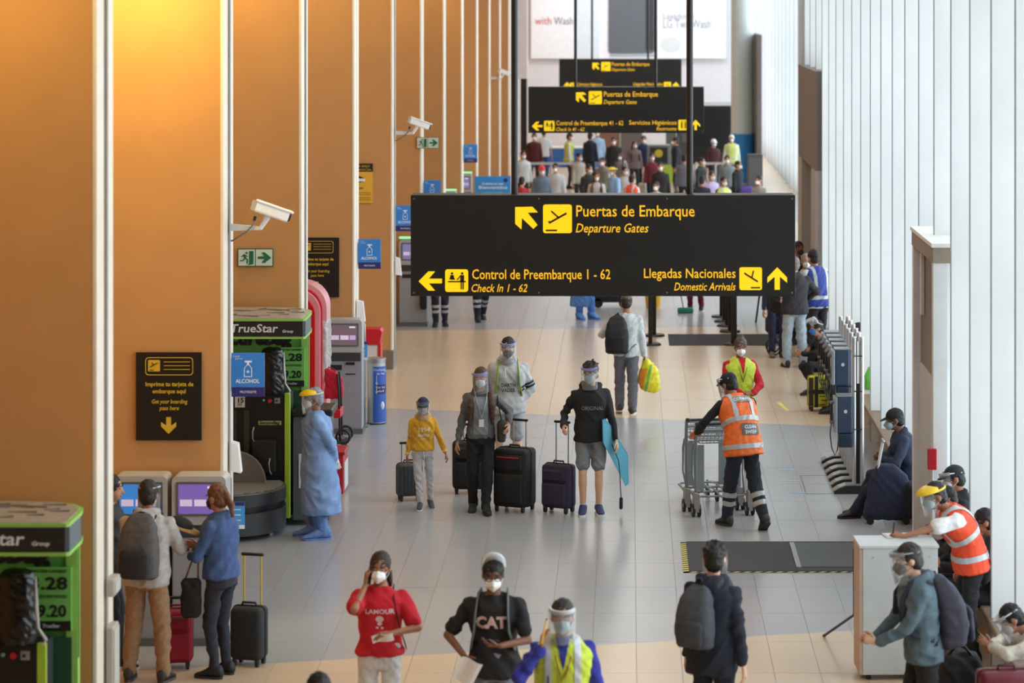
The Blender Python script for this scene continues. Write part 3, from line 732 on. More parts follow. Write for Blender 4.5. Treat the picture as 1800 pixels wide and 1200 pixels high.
def boarding_poster(label, loc):
    t = thing('boarding_pass_sign', label, 'sign', loc)
    MB().box((0, .012, 0), (.605, .024, .81), r=.003).build('panel', SBLK, t)
    ring_obj('ticket_outline', rrect(-.215, .195, .225, .36, .03), .006, GOLD, t, -.004)
    p = poly_obj('plane_symbol', [rrect(-.19, .23, -.08, .335, .008)], GOLD, t, 0)
    for s_ in (bar(-.17, .272, -.1, .31, .007), bar(-.155, .312, -.133, .288, .006), bar(-.175, .243, -.135, .243, .006)): poly_obj('symbol', [s_], SBLK, p, -.005)
    for z in (.318, .283, .248): poly_obj('ticket_line', [bar(-.045, z, .195, z, .005)], GOLD, t, 0)
    for tx, z, w_, sh_, bo in (('Imprime tu tarjeta de', .095, .44, 0, .02), ('embarque aquí', .03, .31, 0, .02), ('Get your boarding', -.065, .33, .2, .01), ('pass here', -.125, .18, .2, .01)):
        text_obj('lettering', tx, .055, GOLD, t, TR(-w_ / 2 + .005, -.003, z), fit=w_, shear=sh_, bold=bo * .05)
    poly_obj('arrow', [[(-.022, -.19), (.022, -.19), (.022, -.27), (.07, -.235), (.07, -.275), (0, -.345), (-.07, -.275), (-.07, -.235), (-.022, -.27)]], GOLD, t, 0)
    return t
boarding_poster('black boarding-pass sign with yellow ticket symbol, on the nearest fin above the touch-screen kiosks', at(296.5, 696.5, ZB[1] - FT - .04))
boarding_poster('black boarding-pass sign partly hidden behind the red rounded booth', at(557, 470, ZB[3] - FT - .04))
BLU = mat((52, 128, 208), .5); NAV = mat((44, 36, 104), .5); WTX = mat((228, 234, 240), .5)
def alcohol_sign(k, label):
    Y = ZB[k] - .18; t = thing('sanitizer_sign', label, 'sign', (AX + .165, Y, 2.35))
    MB().box((0, 0, .045), (.31, .014, .32), r=.002).build('panel', BLU, t); MB().box((0, 0, -.16), (.31, .014, .09), r=.002).build('lower_band', NAV, t)
    MB().box((-.145, .03, 0), (.03, .06, .3)).build('bracket', CHROME, t)
    text_obj('lettering', 'ALCOHOL', .052, WTX, t, TR(-.115, -.01, -.075), fit=.225, bold=.001)
    text_obj('lettering', 'PROTÉGETE', .03, WTX, t, TR(-.075, -.01, -.17), fit=.15)
    text_obj('lettering', 'TODOS', .022, WTX, t, TR(-.14, -.01, .165), fit=.06); text_obj('lettering', 'JUNTOS', .018, WTX, t, TR(-.12, -.01, .145), fit=.07)
    ring_obj('bottle_outline', [(-.038, -.02), (.038, -.02), (.038, .06), (.014, .095), (-.014, .095), (-.038, .06)], .007, WTX, t, -.011)
    poly_obj('pump_symbol', [bar(0, .095, 0, .118, .02)], WTX, t, -.007); poly_obj('pump_symbol', [bar(-.03, .125, .035, .125, .016)], WTX, t, -.007)
    poly_obj('cross_symbol', [bar(-.014, .03, .014, .03, .008)], WTX, t, -.007); poly_obj('cross_symbol', [bar(0, .016, 0, .044, .008)], WTX, t, -.0072)
for k, l in ((1, 'blue ALCOHOL sign on the second fin edge, beside the bag-wrapping machine'), (3, 'blue ALCOHOL sign on the fin edge left of the advert bin'),
             (4, 'blue ALCOHOL sign half covered by the large hanging sign'), (5, 'blue ALCOHOL sign just above the top left of the large hanging sign'), (7, 'small distant blue ALCOHOL sign left of the pole of the large sign')):
    alcohol_sign(k, l)
def dispenser(k, label, card=True, stand=False):
    Y = ZB[k] - (.25 if not stand else .42); t = thing('sanitizer_dispenser', label, 'dispenser', (AX + (.015 if stand else 0), Y, 0))
    if stand: t.location.z = 0
    MB().add([(.004, -.07, 1.47), (.004, .07, 1.47), (.004, .07, 1.74), (.004, -.07, 1.74), (.115, -.06, 1.45), (.115, .06, 1.45), (.085, .06, 1.72), (.085, -.06, 1.72)],
             [(0, 3, 2, 1), (4, 5, 6, 7), (0, 1, 5, 4), (1, 2, 6, 5), (2, 3, 7, 6), (3, 0, 4, 7)]).build('housing', mat((236, 230, 228), .35), t)
    MB().b2((.05, -.02, 1.43), (.09, .02, 1.47)).build('nozzle', DARKP, t)
    if card:
        c = MB().box((.07, -.02, 1.05), (.15, .01, .25), r=.003).build('instruction_card', mat((70, 150, 216), .4), t)
        MB().b2((-.005, -.028, 1.14), (.145, -.024, 1.175)).build('card_header', NAV, c); MB().b2((-.005, -.028, .925), (.145, -.024, .96)).build('card_footer', WHITEP, c)
        for i in range(3): MB().b2((.01, -.028, 1.10 - i * .05), (.11, -.025, 1.108 - i * .05)).build('print_line', WTX, c)
        MB().b2((.0, -.02, 1.0), (.02, .02, 1.4)).build('back_plate', steel(), t)
    if stand:
        MB().tube([(.04, .08, 0), (.04, .08, 1.35), (.05, .08, 1.42), (.075, .08, 1.44), (.095, .08, 1.40), (.10, .08, 1.3), (.10, .08, .02)], .014, 8).build('tube_stand', CHROME, t, 2)
        MB().box((.09, .08, .012), (.14, .2, .024), r=.01).build('base', CHROME, t)
dispenser(1, 'white sanitizer dispenser under the nearest blue ALCOHOL sign'); dispenser(3, 'white sanitizer dispenser on a grey tube stand left of the advert bin', True, True)
dispenser(4, 'white sanitizer dispenser at the left edge of the large hanging sign', False)
# running-man exit signs
GRN = mat((22, 108, 80), .5)
def exit_sign(loc, label):
    t = thing('exit_sign', label, 'sign', loc)
    MB().box((0, .006, 0), (.405, .012, .205)).build('frame', mat((60, 78, 70), .5), t)
    for sx in (-1, 1): MB().box((sx * .099, -.003, 0), (.188, .012, .185)).build('panel', mat((205, 222, 208), .5), t)
    poly_obj('arrow', [[(.03, .014), (.105, .014), (.07, .06), (.11, .06), (.18, 0), (.11, -.06), (.07, -.06), (.105, -.014), (.03, -.014)]], GRN, t, -.01)
    poly_obj('door_symbol', [[(-.07, .075), (-.02, .075), (-.02, -.075), (-.09, -.085), (-.07, -.07)]], GRN, t, -.01)
    r_ = [bar(-.13, .035, -.115, -.005, .022), bar(-.112, -.005, -.085, -.03, .014), bar(-.088, -.03, -.095, -.07, .013), bar(-.118, -.005, -.14, -.035, .014), bar(-.14, -.035, -.175, -.035, .012), bar(-.128, .03, -.16, .01, .01), bar(-.126, .032, -.09, .012, .01), [(-.1 + .013 * math.cos(i * PI / 4), .055 + .013 * math.sin(i * PI / 4)) for i in range(8)]]
    for q in r_: poly_obj('running_figure', [q], GRN, t, -.0105)
exit_sign(at(449, 452.5, ZB[2] - FT - .03), 'green running-man exit sign with arrow on the fin above the bag-wrapping machine')
exit_sign(at(752, 251, ZB[5] - FT - .03) + V((-.0, 0, 0)), 'small distant green exit sign below the second security camera')
# yellow and black notice
t = thing('notice_sign', 'yellow notice with black header high on a fin, cut off by the fin in front', 'sign', at(622, 323, ZB[4] - FT - .03))
MB().box((0, .005, -.04), (.6, .01, .52)).build('panel', mat((226, 176, 60), .5), t); MB().box((0, .004, .255), (.6, .012, .13)).build('header', SBLK, t)
for tx, z, w_, x in (('ZONA BAJO', .262, .3, -.05), ('VIGILANCIA', .205, .38, -.1)): text_obj('lettering', tx, .05, GOLD, t, TR(x, -.004, z), fit=w_)
text_obj('lettering', 'SEÑOR PASAJERO', .035, mat((60, 44, 20), .6), t, TR(-.1, -.003, -.08), fit=.25)
for i, z in enumerate((-.14, -.17, -.22, -.25)): poly_obj('print_line', [bar(-.12, z, .27, z, .008)], mat((150, 110, 40), .6), t, -.001)
poly_obj('camera_symbol', [[(-.02, .1), (.02, .15), (.17, .09), (.15, .03), (.05, .02), (-.02, -.02)]], SBLK, t, -.001)
poly_obj('camera_symbol', [rrect(.02, .04, .18, .085, .01)], WTX, t, -.004)
# ---------------------------------------------------------------- security cameras
def cctv(k, dz, label, s=1.0):
    Y = ZB[k] - .3; z = 3.74 + dz; t = thing('security_camera', label, 'camera', (AX, Y, z))
    MB().prism([(0, -.05), (0, .075), (.02, .035), (.30, .01), (.31, -.02), (.02, -.03)], -.025, .025).build('bracket', mat((196, 198, 196), .5), t)
    B = TR(.40, 0, .15) @ RZ(R(12)) @ RY(R(20))
    MB().box((0, 0, 0), (.33, .12, .10), B, .018).build('housing', mat((232, 234, 236), .35), t); MB().box((.015, 0, .055), (.36, .14, .02), B, .006).build('sun_hood', mat((236, 238, 240), .35), t)
    MB().box((-.178, 0, 0), (.03, .11, .09), B).build('rear_cap', mat((176, 166, 150), .5), t); MB().cyl(B @ V((.165, 0, 0)), B @ V((.185, 0, 0)), .035).build('lens', DARKP, t)
    MB().cap((.30, 0, 0), (.36, 0, .09), .022, .03).build('swivel', mat((225, 226, 226), .4), t); MB().cyl((.235, 0, .06), (.25, 0, .105), .014).build('cable_gland', BLACKP, t)
    MB().tube([(.24, -.03, .07), (.225, -.04, .02), (.17, -.04, -.04), (.1, -.04, -.08), (.04, -.03, -.12), (0.005, 0, -.125)], .0085, 6).build('cable', mat((96, 96, 100), .6), t, 2)
cctv(1, 0, 'white security camera on a bracket above the green exit sign'); cctv(4, -.02, 'second white security camera, on the bracket left of the first hanging pole'); cctv(9, -.05, 'farthest white security camera beside the hanging pole of the large sign')
# junction boxes on the nearest fin
for z0, z1, l, w_ in ((1.62, 1.74, 'small grey junction box, the upper one on the nearest fin edge', .07), (.93, 1.40, 'tall pale grey switch box, the lower one on the nearest fin edge', .06)):
    t = thing('junction_box', l, 'junction box', (AX, ZB[0] - .22, z0)); MB().b2((.005, -.12, 0), (w_, .12, z1 - z0), r=.01).build('case', mat((172, 168, 158), .5), t)
    MB().b2((w_, -.1, .02), (w_ + .008, .1, z1 - z0 - .02), r=.003).build('lid', mat((184, 182, 172), .5), t)
# ---------------------------------------------------------------- bag-wrapping machines
GREEN = mat((92, 160, 76), .45); LGREEN = mat((146, 200, 96), .45); NEON = mat((166, 204, 62), .4); DGREEN = mat((30, 74, 48), .5)
SHRINK = mat((168, 162, 152), .3, 0, 'grain', 1.2)
def wrap_machine(label, loc, logo_x, desk=True, sy=1):
    t = thing('bag_wrapping_machine', label, 'machine', loc); t.scale.y = sy
    # canopy with rounded rear corner; local x runs left from the canopy's right edge, y away from the hall
    out = [(-1.75, 0), (-.02, 0), (0, .02), (0, .62), (-.02, .82), (-.1, 1.0), (-.25, 1.12), (-.5, 1.18), (-1.75, 1.18)]
    def slab(z0, z1, g_=0):
        o_ = [(x + (g_ if x > -1 else 0), y - (g_ if y < .1 else -g_)) for x, y in out]
        n_ = len(o_); return MB().add([(x, y, z0) for x, y in o_] + [(x, y, z1) for x, y in o_], [tuple(range(n_ - 1, -1, -1)), tuple(range(n_, 2 * n_))] + [(i, (i + 1) % n_, n_ + (i + 1) % n_, n_ + i) for i in range(n_)])
    slab(2.165, 2.335).build('canopy', mat((36, 38, 40), .4), t)
    slab(2.335, 2.36, .008).build('canopy_edge', LGREEN, t); slab(2.14, 2.165, .008).build('canopy_edge', LGREEN, t)
    top = slab(2.358, 2.364, -.02); top.build('canopy_cover', SHRINK, t, label='crumpled grey film cover')
    cr = MB(); rr = random.Random(5)
    for i in range(26):
        x, y = rr.uniform(-1.6, -.12), rr.uniform(.12, .95); a = rr.uniform(-.25, .25); L = rr.uniform(.08, .35)
        cr.add([(x - L / 2, y - L * a, 2.362), (x + L / 2, y + L * a, 2.362), (x + L / 2, y + L * a + .012, 2.378), (x - L / 2, y - L * a + .03, 2.368)], [(0, 1, 2, 3), (3, 2, 1, 0)][:1])
    o = cr.build('film_creases', mat((110, 104, 98), .35), t); o['kind'] = 'stuff'
    MB().b2((-.012, .05, 2.17), (.004, .6, 2.33)).build('side_panel', mat((92, 102, 106), .4), t)
    poly = [(-1.0, .0), (-.94, .03), (-.9, .11), (-.88, .04), (-.82, .02), (-.87, -.02), (-.85, -.08), (-.91, -.04), (-.96, -.07), (-.95, -.02)]
    ring_obj('star_logo', [(x - .02 + logo_x, z + 2.25) for x, z in poly], .008, WHITEP, t, -.006)
    text_obj('lettering', 'TrueStar', .125, WHITEP, t, TR(-.80 + logo_x, -.006, 2.215), fit=.52, shear=.12, bold=.002)
    text_obj('lettering', 'Group', .04, WHITEP, t, TR(-.225 + logo_x, -.006, 2.212), fit=.12, shear=.15, bold=.001)
    # rear board
    MB().b2((-1.7, .92, 1.30), (-.06, .98, 2.14)).build('rear_board', GREEN, t); MB().b2((-.14, .9, .9), (-.06, 1.02, 2.14)).build('board_frame', LGREEN, t)
    MB().b2((-1.7, .88, 0.05), (-.1, 1.12, 1.45)).build('rear_cabinet', DGREEN, t)
    text_obj('lettering', 'SecureBag', .22, BLACKP, t, TR(-1.15, .915, 1.97), fit=.92, shear=.15, bold=.012)
    pb = MB().b2((-.42, .86, 1.50), (-.1, .90, 1.94)).build('price_board', mat((118, 188, 92), .5), t)
    for tx, z, s_ in (('3.28', 1.79, .12), ('49.20', 1.60, .115)): text_obj('lettering', tx, s_, BLACKP, pb, TR(-.39, .855, z), fit=.26, bold=.003)
    for tx, z in (('TIPO DE CAMBIO', 1.905), ('PRECIO EN SOLES', 1.73)): text_obj('lettering', tx, .03, BLACKP, pb, TR(-.39, .855, z), fit=.26)
    MB().b2((-.42, .855, 1.50), (-.1, .859, 1.57)).build('price_footer', BLACKP, pb); text_obj('lettering', 'TrueStar', .035, WHITEP, pb, TR(-.3, .852, 1.525), fit=.12, shear=.15)
    # film carriage column
    MB().b2((-1.1, .42, .10), (-.27, .78, 1.48), r=.012).build('mast', mat((20, 21, 22), .35), t)
    MB().b2((-.27, .40, .10), (-.205, .44, 1.49), r=.008).build('mast_edge', NEON, t); MB().b2((-.27, .44, .10), (-.215, .80, 1.48)).build('mast_side', mat((46, 48, 50), .4), t)
    MB().b2((-.9, .405, .35), (-.8, .42, 1.3)).build('mast_slot', mat((48, 50, 52), .4), t); MB().b2((-.72, .405, .35), (-.66, .42, 1.3)).build('mast_slot', mat((52, 58, 36), .4), t)
    c = MB().b2((-.62, .33, .62), (-.36, .42, .98), r=.01).build('film_carriage', mat((34, 35, 37), .4), t); MB().cyl((-.5, .3, .5), (-.5, .3, .62), .03).build('carriage_roller', CHROME, c)
    MB().tube([(-.60, .34, 1.12), (-.61, .31, 1.08), (-.61, .31, 1.0), (-.595, .34, .96)], .008, 6).build('grab_handle', CHROME, t)
    MB().tube([(-.42, .32, .78), (-.43, .30, .72), (-.42, .30, .64), (-.405, .33, .6)], .008, 6).build('grab_handle', CHROME, t)
    text_obj('lettering', 'SecureBag', .05, BLACKP, MB().b2((-.56, .41, 1.135), (-.305, .418, 1.18)).build('brand_strip', mat((176, 190, 110), .5), t), TR(-.55, .407, 1.145), fit=.23, shear=.15, bold=.001)
    pt = MB().b2((-.82, .41, 1.33), (-.71, .417, 1.455)).build('price_tag', mat((214, 214, 210), .5), t)
    text_obj('lettering', '15', .075, BLACKP, pt, TR(-.80, .406, 1.385), fit=.065, bold=.002); text_obj('lettering', 'USD', .025, BLACKP, pt, TR(-.79, .406, 1.355), fit=.05)
    MB().cyl((-.5, .40, 1.41), (-.5, .42, 1.41), .013).build('indicator', mat((120, 190, 170), .4), t)
    MB().cyl((-.43, .385, 1.405), (-.43, .42, 1.405), .022).build('stop_button', mat((196, 36, 44), .4), t)
    MB().b2((-.38, .405, 1.375), (-.32, .42, 1.435)).build('key_switch', mat((150, 152, 150), .4), t)
    MB().cyl((-.365, .40, 1.405), (-.345, .40, 1.405), .01).build('key', BLACKP, t)
    # turntable
    cx, cy, r_ = -.88, .12, .66
    for z0, z1, rad, nm, c_ in ((.06, .30, r_, 'drum', (50, 52, 55)), (.30, .37, r_ * .9, 'drum_gap', (16, 16, 17)), (.37, .50, r_, 'drum', (46, 48, 52))):
        MB().cyl((cx, cy, z0), (cx, cy, z1), rad, n=48).build(nm, mat(c_, .4), t, True)
    tt = MB().cyl((cx, cy, .50), (cx, cy, .515), r_ - .01, n=48).build('turntable', mat((118, 116, 110), .4, .5), t, True)
    for i in range(15):
        y = cy - .56 + i * .08; hw = math.sqrt(max(.01, (r_ - .04) ** 2 - (y - cy) ** 2)); MB().b2((cx - hw, y - .012, .515), (cx + hw, y + .012, .528)).build('tread_bar', mat((176, 172, 164), .4, .4), tt)
    pl = [(cx + .32 * math.cos(R(a)), .525 + .36 * math.sin(R(a))) for a in range(0, 181, 12)]
    MB().prism([(x + .12, z) for x, z in pl], .14, .17).build('back_stop', mat((124, 120, 116), .4, .3), t); ring_obj('back_stop_rim', [(x + .12, z) for x, z in pl], .015, CHROME, t, .135)
    for a in (200, 270, 340): MB().cyl((cx + .55 * math.cos(R(a)), cy + .55 * math.sin(R(a)), 0), (cx + .55 * math.cos(R(a)), cy + .55 * math.sin(R(a)), .07), .03).build('levelling_foot', CHROME, t)
    # film roll in its sleeve
    fr = MB(); fr.loft([[(-.40 + .125 * math.cos(a) * s_, .38 + .12 * math.sin(a) * s_, z) for a in [i * 2 * PI / 20 for i in range(20)]] for z, s_ in ((1.49, .92), (1.52, 1), (1.62, 1.03), (1.72, .98), (1.83, 1.02), (1.93, .98), (1.98, .8), (2.0, .5))])
    mobj('film_roll', vox(fr, .012, 1, .008, 14, 3, 'film_roll'), mat((20, 19, 20), .22, 0, 'cloth'), t)
    MB().tube([(-.27, .36, 1.95), (-.262, .34, 1.75), (-.25, .35, 1.6), (-.2, .36, 1.52), (-.22, .36, 1.48)], [.006, .014, .01, .012, .006], 6).build('film_tail', mat((205, 208, 210), .2), t)
    # operator desk at the right of the mast
    if not desk: return t
    MB().b2((-.19, .5, .06), (.22, .98, 1.22), r=.01).build('desk_cabinet', mat((92, 95, 100), .5), t); MB().b2((-.19, .44, 1.22), (.26, 1.0, 1.30), r=.02).build('desk_top', mat((26, 27, 30), .35), t)
    MB().b2((-.12, .488, .42), (-.03, .5, .80)).build('notice', WHITEP, t)
    return t
wrap_machine('bag-wrapping machine in the near left corner, canopy cut off by the frame edge', (-3.765, 19.1, 0), -.02, False, .72)
wrap_machine('bag-wrapping machine with TrueStar canopy beside the worker in the blue gown', (-3.555, 31.2, 0), -.02)

# ---------------------------------------------------------------- touch-screen check-in kiosks
KG = mat((178, 176, 172), .4); KG2 = mat((150, 152, 156), .45)
def kiosk(label, x, y, screen, w=.49, group=None, light=None):
    t = thing('check_in_kiosk', label, 'kiosk', (x, y, 0), 0, group)
    MB().b2((-w / 2, 0, .06), (w / 2, .30, 1.12), r=.012).build('cabinet', KG2, t)
    MB().prism(rrect(-w / 2, 1.10, w / 2, 1.54, .05), -.02, .28).build('head', KG, t)
    sc = MB().b2((-.185, -.026, 1.2), (.185, -.018, 1.47)).build('screen', mat(screen, .3, 0, 'glow', .55), t)
    for i, (a, b, c_) in enumerate(((-.17, -.06, (206, 190, 220)), (-.04, .07, (214, 200, 226)), (.085, .165, (190, 170, 214)))):
        MB().b2((a, -.029, 1.27), (b, -.026, 1.33)).build('screen_tile', mat(c_, .3, 0, 'glow', .5), sc)
    MB().b2((.08, -.029, 1.43), (.16, -.026, 1.45)).build('screen_logo', mat((236, 236, 240), .3, 0, 'glow', .5), sc)
    ring_obj('screen_bezel', rrect(-.205, 1.18, .205, 1.49, .01), .02, mat((96, 96, 98), .4), t, -.03)
    MB().b2((-w / 2 + .02, -.008, .98), (w / 2 - .02, .002, 1.09)).build('printer_recess', mat((54, 56, 60), .5), t)
    MB().b2((.03, -.014, .93), (.15, -.0, .965)).build('ticket_slot', BLACKP, t); MB().b2((-.19, -.014, .86), (-.02, -.0, .93), r=.004).build('passport_reader', mat((38, 38, 42), .3), t)
    MB().b2((.03, -.012, .80), (.16, -.0, .812)).build('card_slot', BLACKP, t); MB().cyl((.08, -.01, .62), (.08, 0, .62), .01).build('lock', CHROME, t)
    MB().b2((-w / 2 - .01, -.03, 0), (w / 2 + .01, .33, .07)).build('plinth', mat((96, 98, 100), .5), t)
    if light: MB().b2((-w / 2, 0, 1.56), (w / 2, .05, 1.60), r=.01).build('light_strip', mat((140, 226, 160), .4, 0, 'glow', 1.1), t); MB().b2((-w / 2 + .03, .01, 1.53), (w / 2 - .03, .04, 1.57)).build('light_bracket', KG2, t)
    return t
yk = ZB[1] - FT - .38
kiosk('touch-screen kiosk in front of the man with the grey backpack', at(247, 900, yk).x, yk, (60, 130, 210))
kiosk('touch-screen kiosk with purple screen behind the woman in the denim jacket', at(350, 900, yk).x, yk, (120, 96, 176))
yk = ZB[3] - FT - .38
kiosk('grey self-service kiosk with dim screen left of the advert bin', at(600, 700, yk).x + .03, yk, (112, 92, 100), w=.5)
yk = ZB[5] - FT - .38
kiosk('kiosk with green light strip at the left edge of the large hanging sign', at(726, 700, yk).x, yk, (120, 120, 170), light=1, w=.5)
for k, wh in ((6, 'nearest'), (7, 'middle'), (8, 'farthest')):
    yk = ZB[k] - FT - .38
    kiosk('%s of the three distant kiosks with green light strips along the far orange fins' % wh, AX - .35, yk, (120, 120, 170), light=1, w=.5, group='distant kiosks along the orange fins')

# advert bin
def advert_bin():
    t = thing('advert_bin', 'tall round steel bin with blue printed wrap beside the grey kiosk', 'bin', fl(661.5, 744)); r = .128
    MB().cyl((0, 0, .02), (0, 0, .84), r, n=32).build('body', mat((196, 200, 204), .3, .4, 'brushed'), t, True)
    MB().cyl((0, 0, 0), (0, 0, .02), r * 1.02, n=32).build('foot_ring', DARKP, t, True)
    for z, rr_ in ((.845, 1.03), (.885, 1.04)): MB().cyl((0, 0, z), (0, 0, z + .022), r * rr_, n=32).build('rim', CHROME, t, True)
    MB().cyl((0, 0, .84), (0, 0, .90), r * .98, n=32).build('collar', mat((170, 172, 172), .35, .5), t, True)
    def arc(a0, a1, z0, z1, m_, nm, rr_):
        n_ = 12; return MB().add([(rr_ * math.sin(R(a0 + (a1 - a0) * i / n_)), -rr_ * math.cos(R(a0 + (a1 - a0) * i / n_)), z) for z in (z0, z1) for i in range(n_ + 1)], [(i, i + 1, n_ + 2 + i, n_ + 1 + i) for i in range(n_)]).build(nm, m_, t, True)
    B2 = mat((48, 92, 178), .5)
    arc(-15, 120, .03, .80, B2, 'printed_wrap', r + .003); arc(5, 120, .42, .55, NAV, 'wrap_band', r + .005); arc(100, 150, .05, .8, WHITEP, 'wrap_edge', r + .006)
    wme = MB().cyl((0, 0, 0), (0, 0, 1), r + .004, n=48).mesh('c')
    for tx, z, s_ in (('Deshazte', .74, .05), ('de tu', .69, .05), ('Por tu', .50, .045), ('salud', .45, .045)): text_on('lettering', tx, s_, WTX, t, wme, (.065, -.2, z), (0, 1, 0), off=.004)
    for z0, z1 in ((.68, .56), (.52, .44)):
        mb = MB(); mb.add([(.012, -r - .006, z0), (.02, -r - .006, z0), (.02, -r - .006, z1), (.012, -r - .006, z1), (.0, -r - .006, z1 + .02), (.016, -r - .006, z1 - .02), (.032, -r - .006, z1 + .02)], [(0, 1, 2, 3), (4, 5, 6)]); mb.build('arrow', WTX, t)
    MB().ell((.085, -.09, .26), (.035, .02, .06)).build('bottle_print', WTX, t, 2)
advert_bin()
# red rounded booth behind the machine
t = thing('red_booth', 'tall red booth with rounded pink rims, wrapped in clear film, behind the machine canopy', 'booth', (at(575, 600, 37.3).x, 37.3, 0)); t.scale.z = .94
def arch(x0, x1, z1, r, n_=10): 
    return [(x0, 0), (x1, 0)] + [(x1 - r + r * math.cos(R(i * 90 / n_)), z1 - r + r * math.sin(R(i * 90 / n_))) for i in range(n_ + 1)] + [(x0 + r + r * math.cos(R(90 + i * 90 / n_)), z1 - r + r * math.sin(R(90 + i * 90 / n_))) for i in range(n_ + 1)]
MB().prism(arch(-.95, -.13, 2.14, .28), -.30, .30).build('front_shell', mat((196, 20, 28), .35), t)
MB().prism(arch(-1.0, -.07, 2.21, .32), -.22, .34).build('middle_rim', mat((222, 150, 158), .3), t)
MB().prism(arch(-1.02, -.05, 2.235, .33), -.14, .30).build('red_rim', mat((190, 26, 40), .35), t)
MB().prism(arch(-1.06, 0, 2.29, .36), -.06, .42).build('rear_shell', mat((226, 160, 166), .3), t)
fm = MB().b2((-.15, -.08, .9), (.006, .45, 1.76), r=.01); mobj('film_wrap', vox(fm, .03, 1, .012, 12, 2, 'film_wrap'), mat((190, 184, 182), .25, 0, 'grain', 3), t)
MB().b2((-.42, -.33, .5), (-.30, -.30, 1.62)).build('white_panel', mat((214, 206, 200), .5), t)
# red bag cart behind the gown worker
t = thing('luggage_cart', 'small dark cart behind the blue gown, red bag hanging at its top', 'cart', fl(594, 812)); ty = t.location.y
MB().tube([(.02, .1, .25), (.0, .1, .9), (-.02, .12, 1.1)], .014, 8).build('frame_tube', BLACKP, t); MB().tube([(.02, .35, .25), (.0, .35, .9), (-.02, .35, 1.1)], .014, 8).build('frame_tube', BLACKP, t)
for x, y in ((.06, .05), (.06, .4), (-.35, .05), (-.35, .4)):
    MB().tube([(x + .085 * math.cos(i * PI / 8), y, .31 + .085 * math.sin(i * PI / 8)) for i in range(16)], .016, 8, closed=True).build('wheel_tyre', WHEEL, t, 2); MB().cyl((x, y - .02, .31), (x, y + .02, .31), .025).build('wheel_hub', CHROME, t)
MB().b2((-.4, .03, .22), (.1, .42, .25)).build('deck', DARKP, t); MB().b2((-.12, .03, .55), (.03, .40, .66), r=.01).build('red_tray', mat((196, 28, 44), .4), t)
for x, y in ((.06, .05), (.06, .4), (-.35, .05), (-.35, .4)): MB().cyl((x, y, 0), (x, y, .24), .012).build('leg', BLACKP, t)
t = thing('red_bag', 'crimson fabric bag hanging on the cart in front of the grey kiosk', 'bag', at(588, 700, ty + .45))
b_ = MB(); b_.loft([[(x + (.0 if i < 2 else .0), y, z) for x, y in ((-.12, -.07), (w_, -.07), (w_, .07), (-.12, .07))] for i, (z, w_) in enumerate(((0, .10), (.06, .115), (.26, .10), (.33, .04), (.38, -.07)))]); mobj('bag_body', vox(b_, .012, 3, .008, 12, 1, 'bag'), cloth((196, 24, 56)), t)
MB().tube([(-.09, -.03, .36), (-.07, -.05, .41), (0, -.05, .38), (.03, -.04, .31)], .009, 6).build('bag_strap', cloth((150, 16, 40)), t)
t = thing('red_counter', 'low red counter box with a white side panel behind the blue gown', 'counter', fl(596, 868)); 
MB().b2((-.25, 0, 0), (.05, .5, .46), r=.01).build('body', mat((196, 30, 40), .4), t); MB().b2((.052, .05, .04), (.062, .45, .36)).build('side_panel', WHITEP, t); MB().b2((-.27, -.02, .46), (.07, .52, .50), r=.01).build('top', mat((170, 22, 34), .4), t)
# red-topped collection box near the fifth fin
t = thing('collection_box', 'white collection box with red lid behind the advert bin, against the orange fin', 'box', (AX - .03, 41.8, 0)); t.scale.z = .81
MB().b2((-.14, -.12, 0), (.09, .2, .98), r=.01).build('body', mat((226, 222, 222), .4), t); MB().prism([(-.15, .98), (.11, .98), (.15, 1.2), (.12, 1.26), (-.15, 1.26)], -.14, .22).build('lid', mat((206, 32, 44), .4), t); MB().b2((.09, -.13, 0), (.13, .21, 1.0)).build('red_edge', mat((206, 32, 44), .4), t)
# distant blue board
t = thing('information_board', 'bright blue board on a stand left of the near sign pole, behind the large sign', 'sign', at(866, 350, 66))
MB().box((0, .02, .22), (.84, .04, .62), r=.004).build('panel', mat((50, 142, 216), .45), t)
for tx, z, w_, s_ in (('Quédate en casa', .34, .5, .06), ('Bienvenidos', .24, .66, .1), ('seguimos contigo', .12, .5, .05)): text_obj('lettering', tx, s_, WTX, t, TR(-w_ / 2, -.004, z), fit=w_, bold=.002)
MB().cyl((.3, -.002, .44), (.3, .0, .44), .05).build('emblem', NAV, t)
for x in (-.3, .3): MB().cyl((x, .03, -t.location.z), (x, .03, -.09), .02).build('post', CHROME, t); MB().b2((x - .1, -.12, -t.location.z), (x + .1, .18, -t.location.z + .02)).build('foot', CHROME, t)
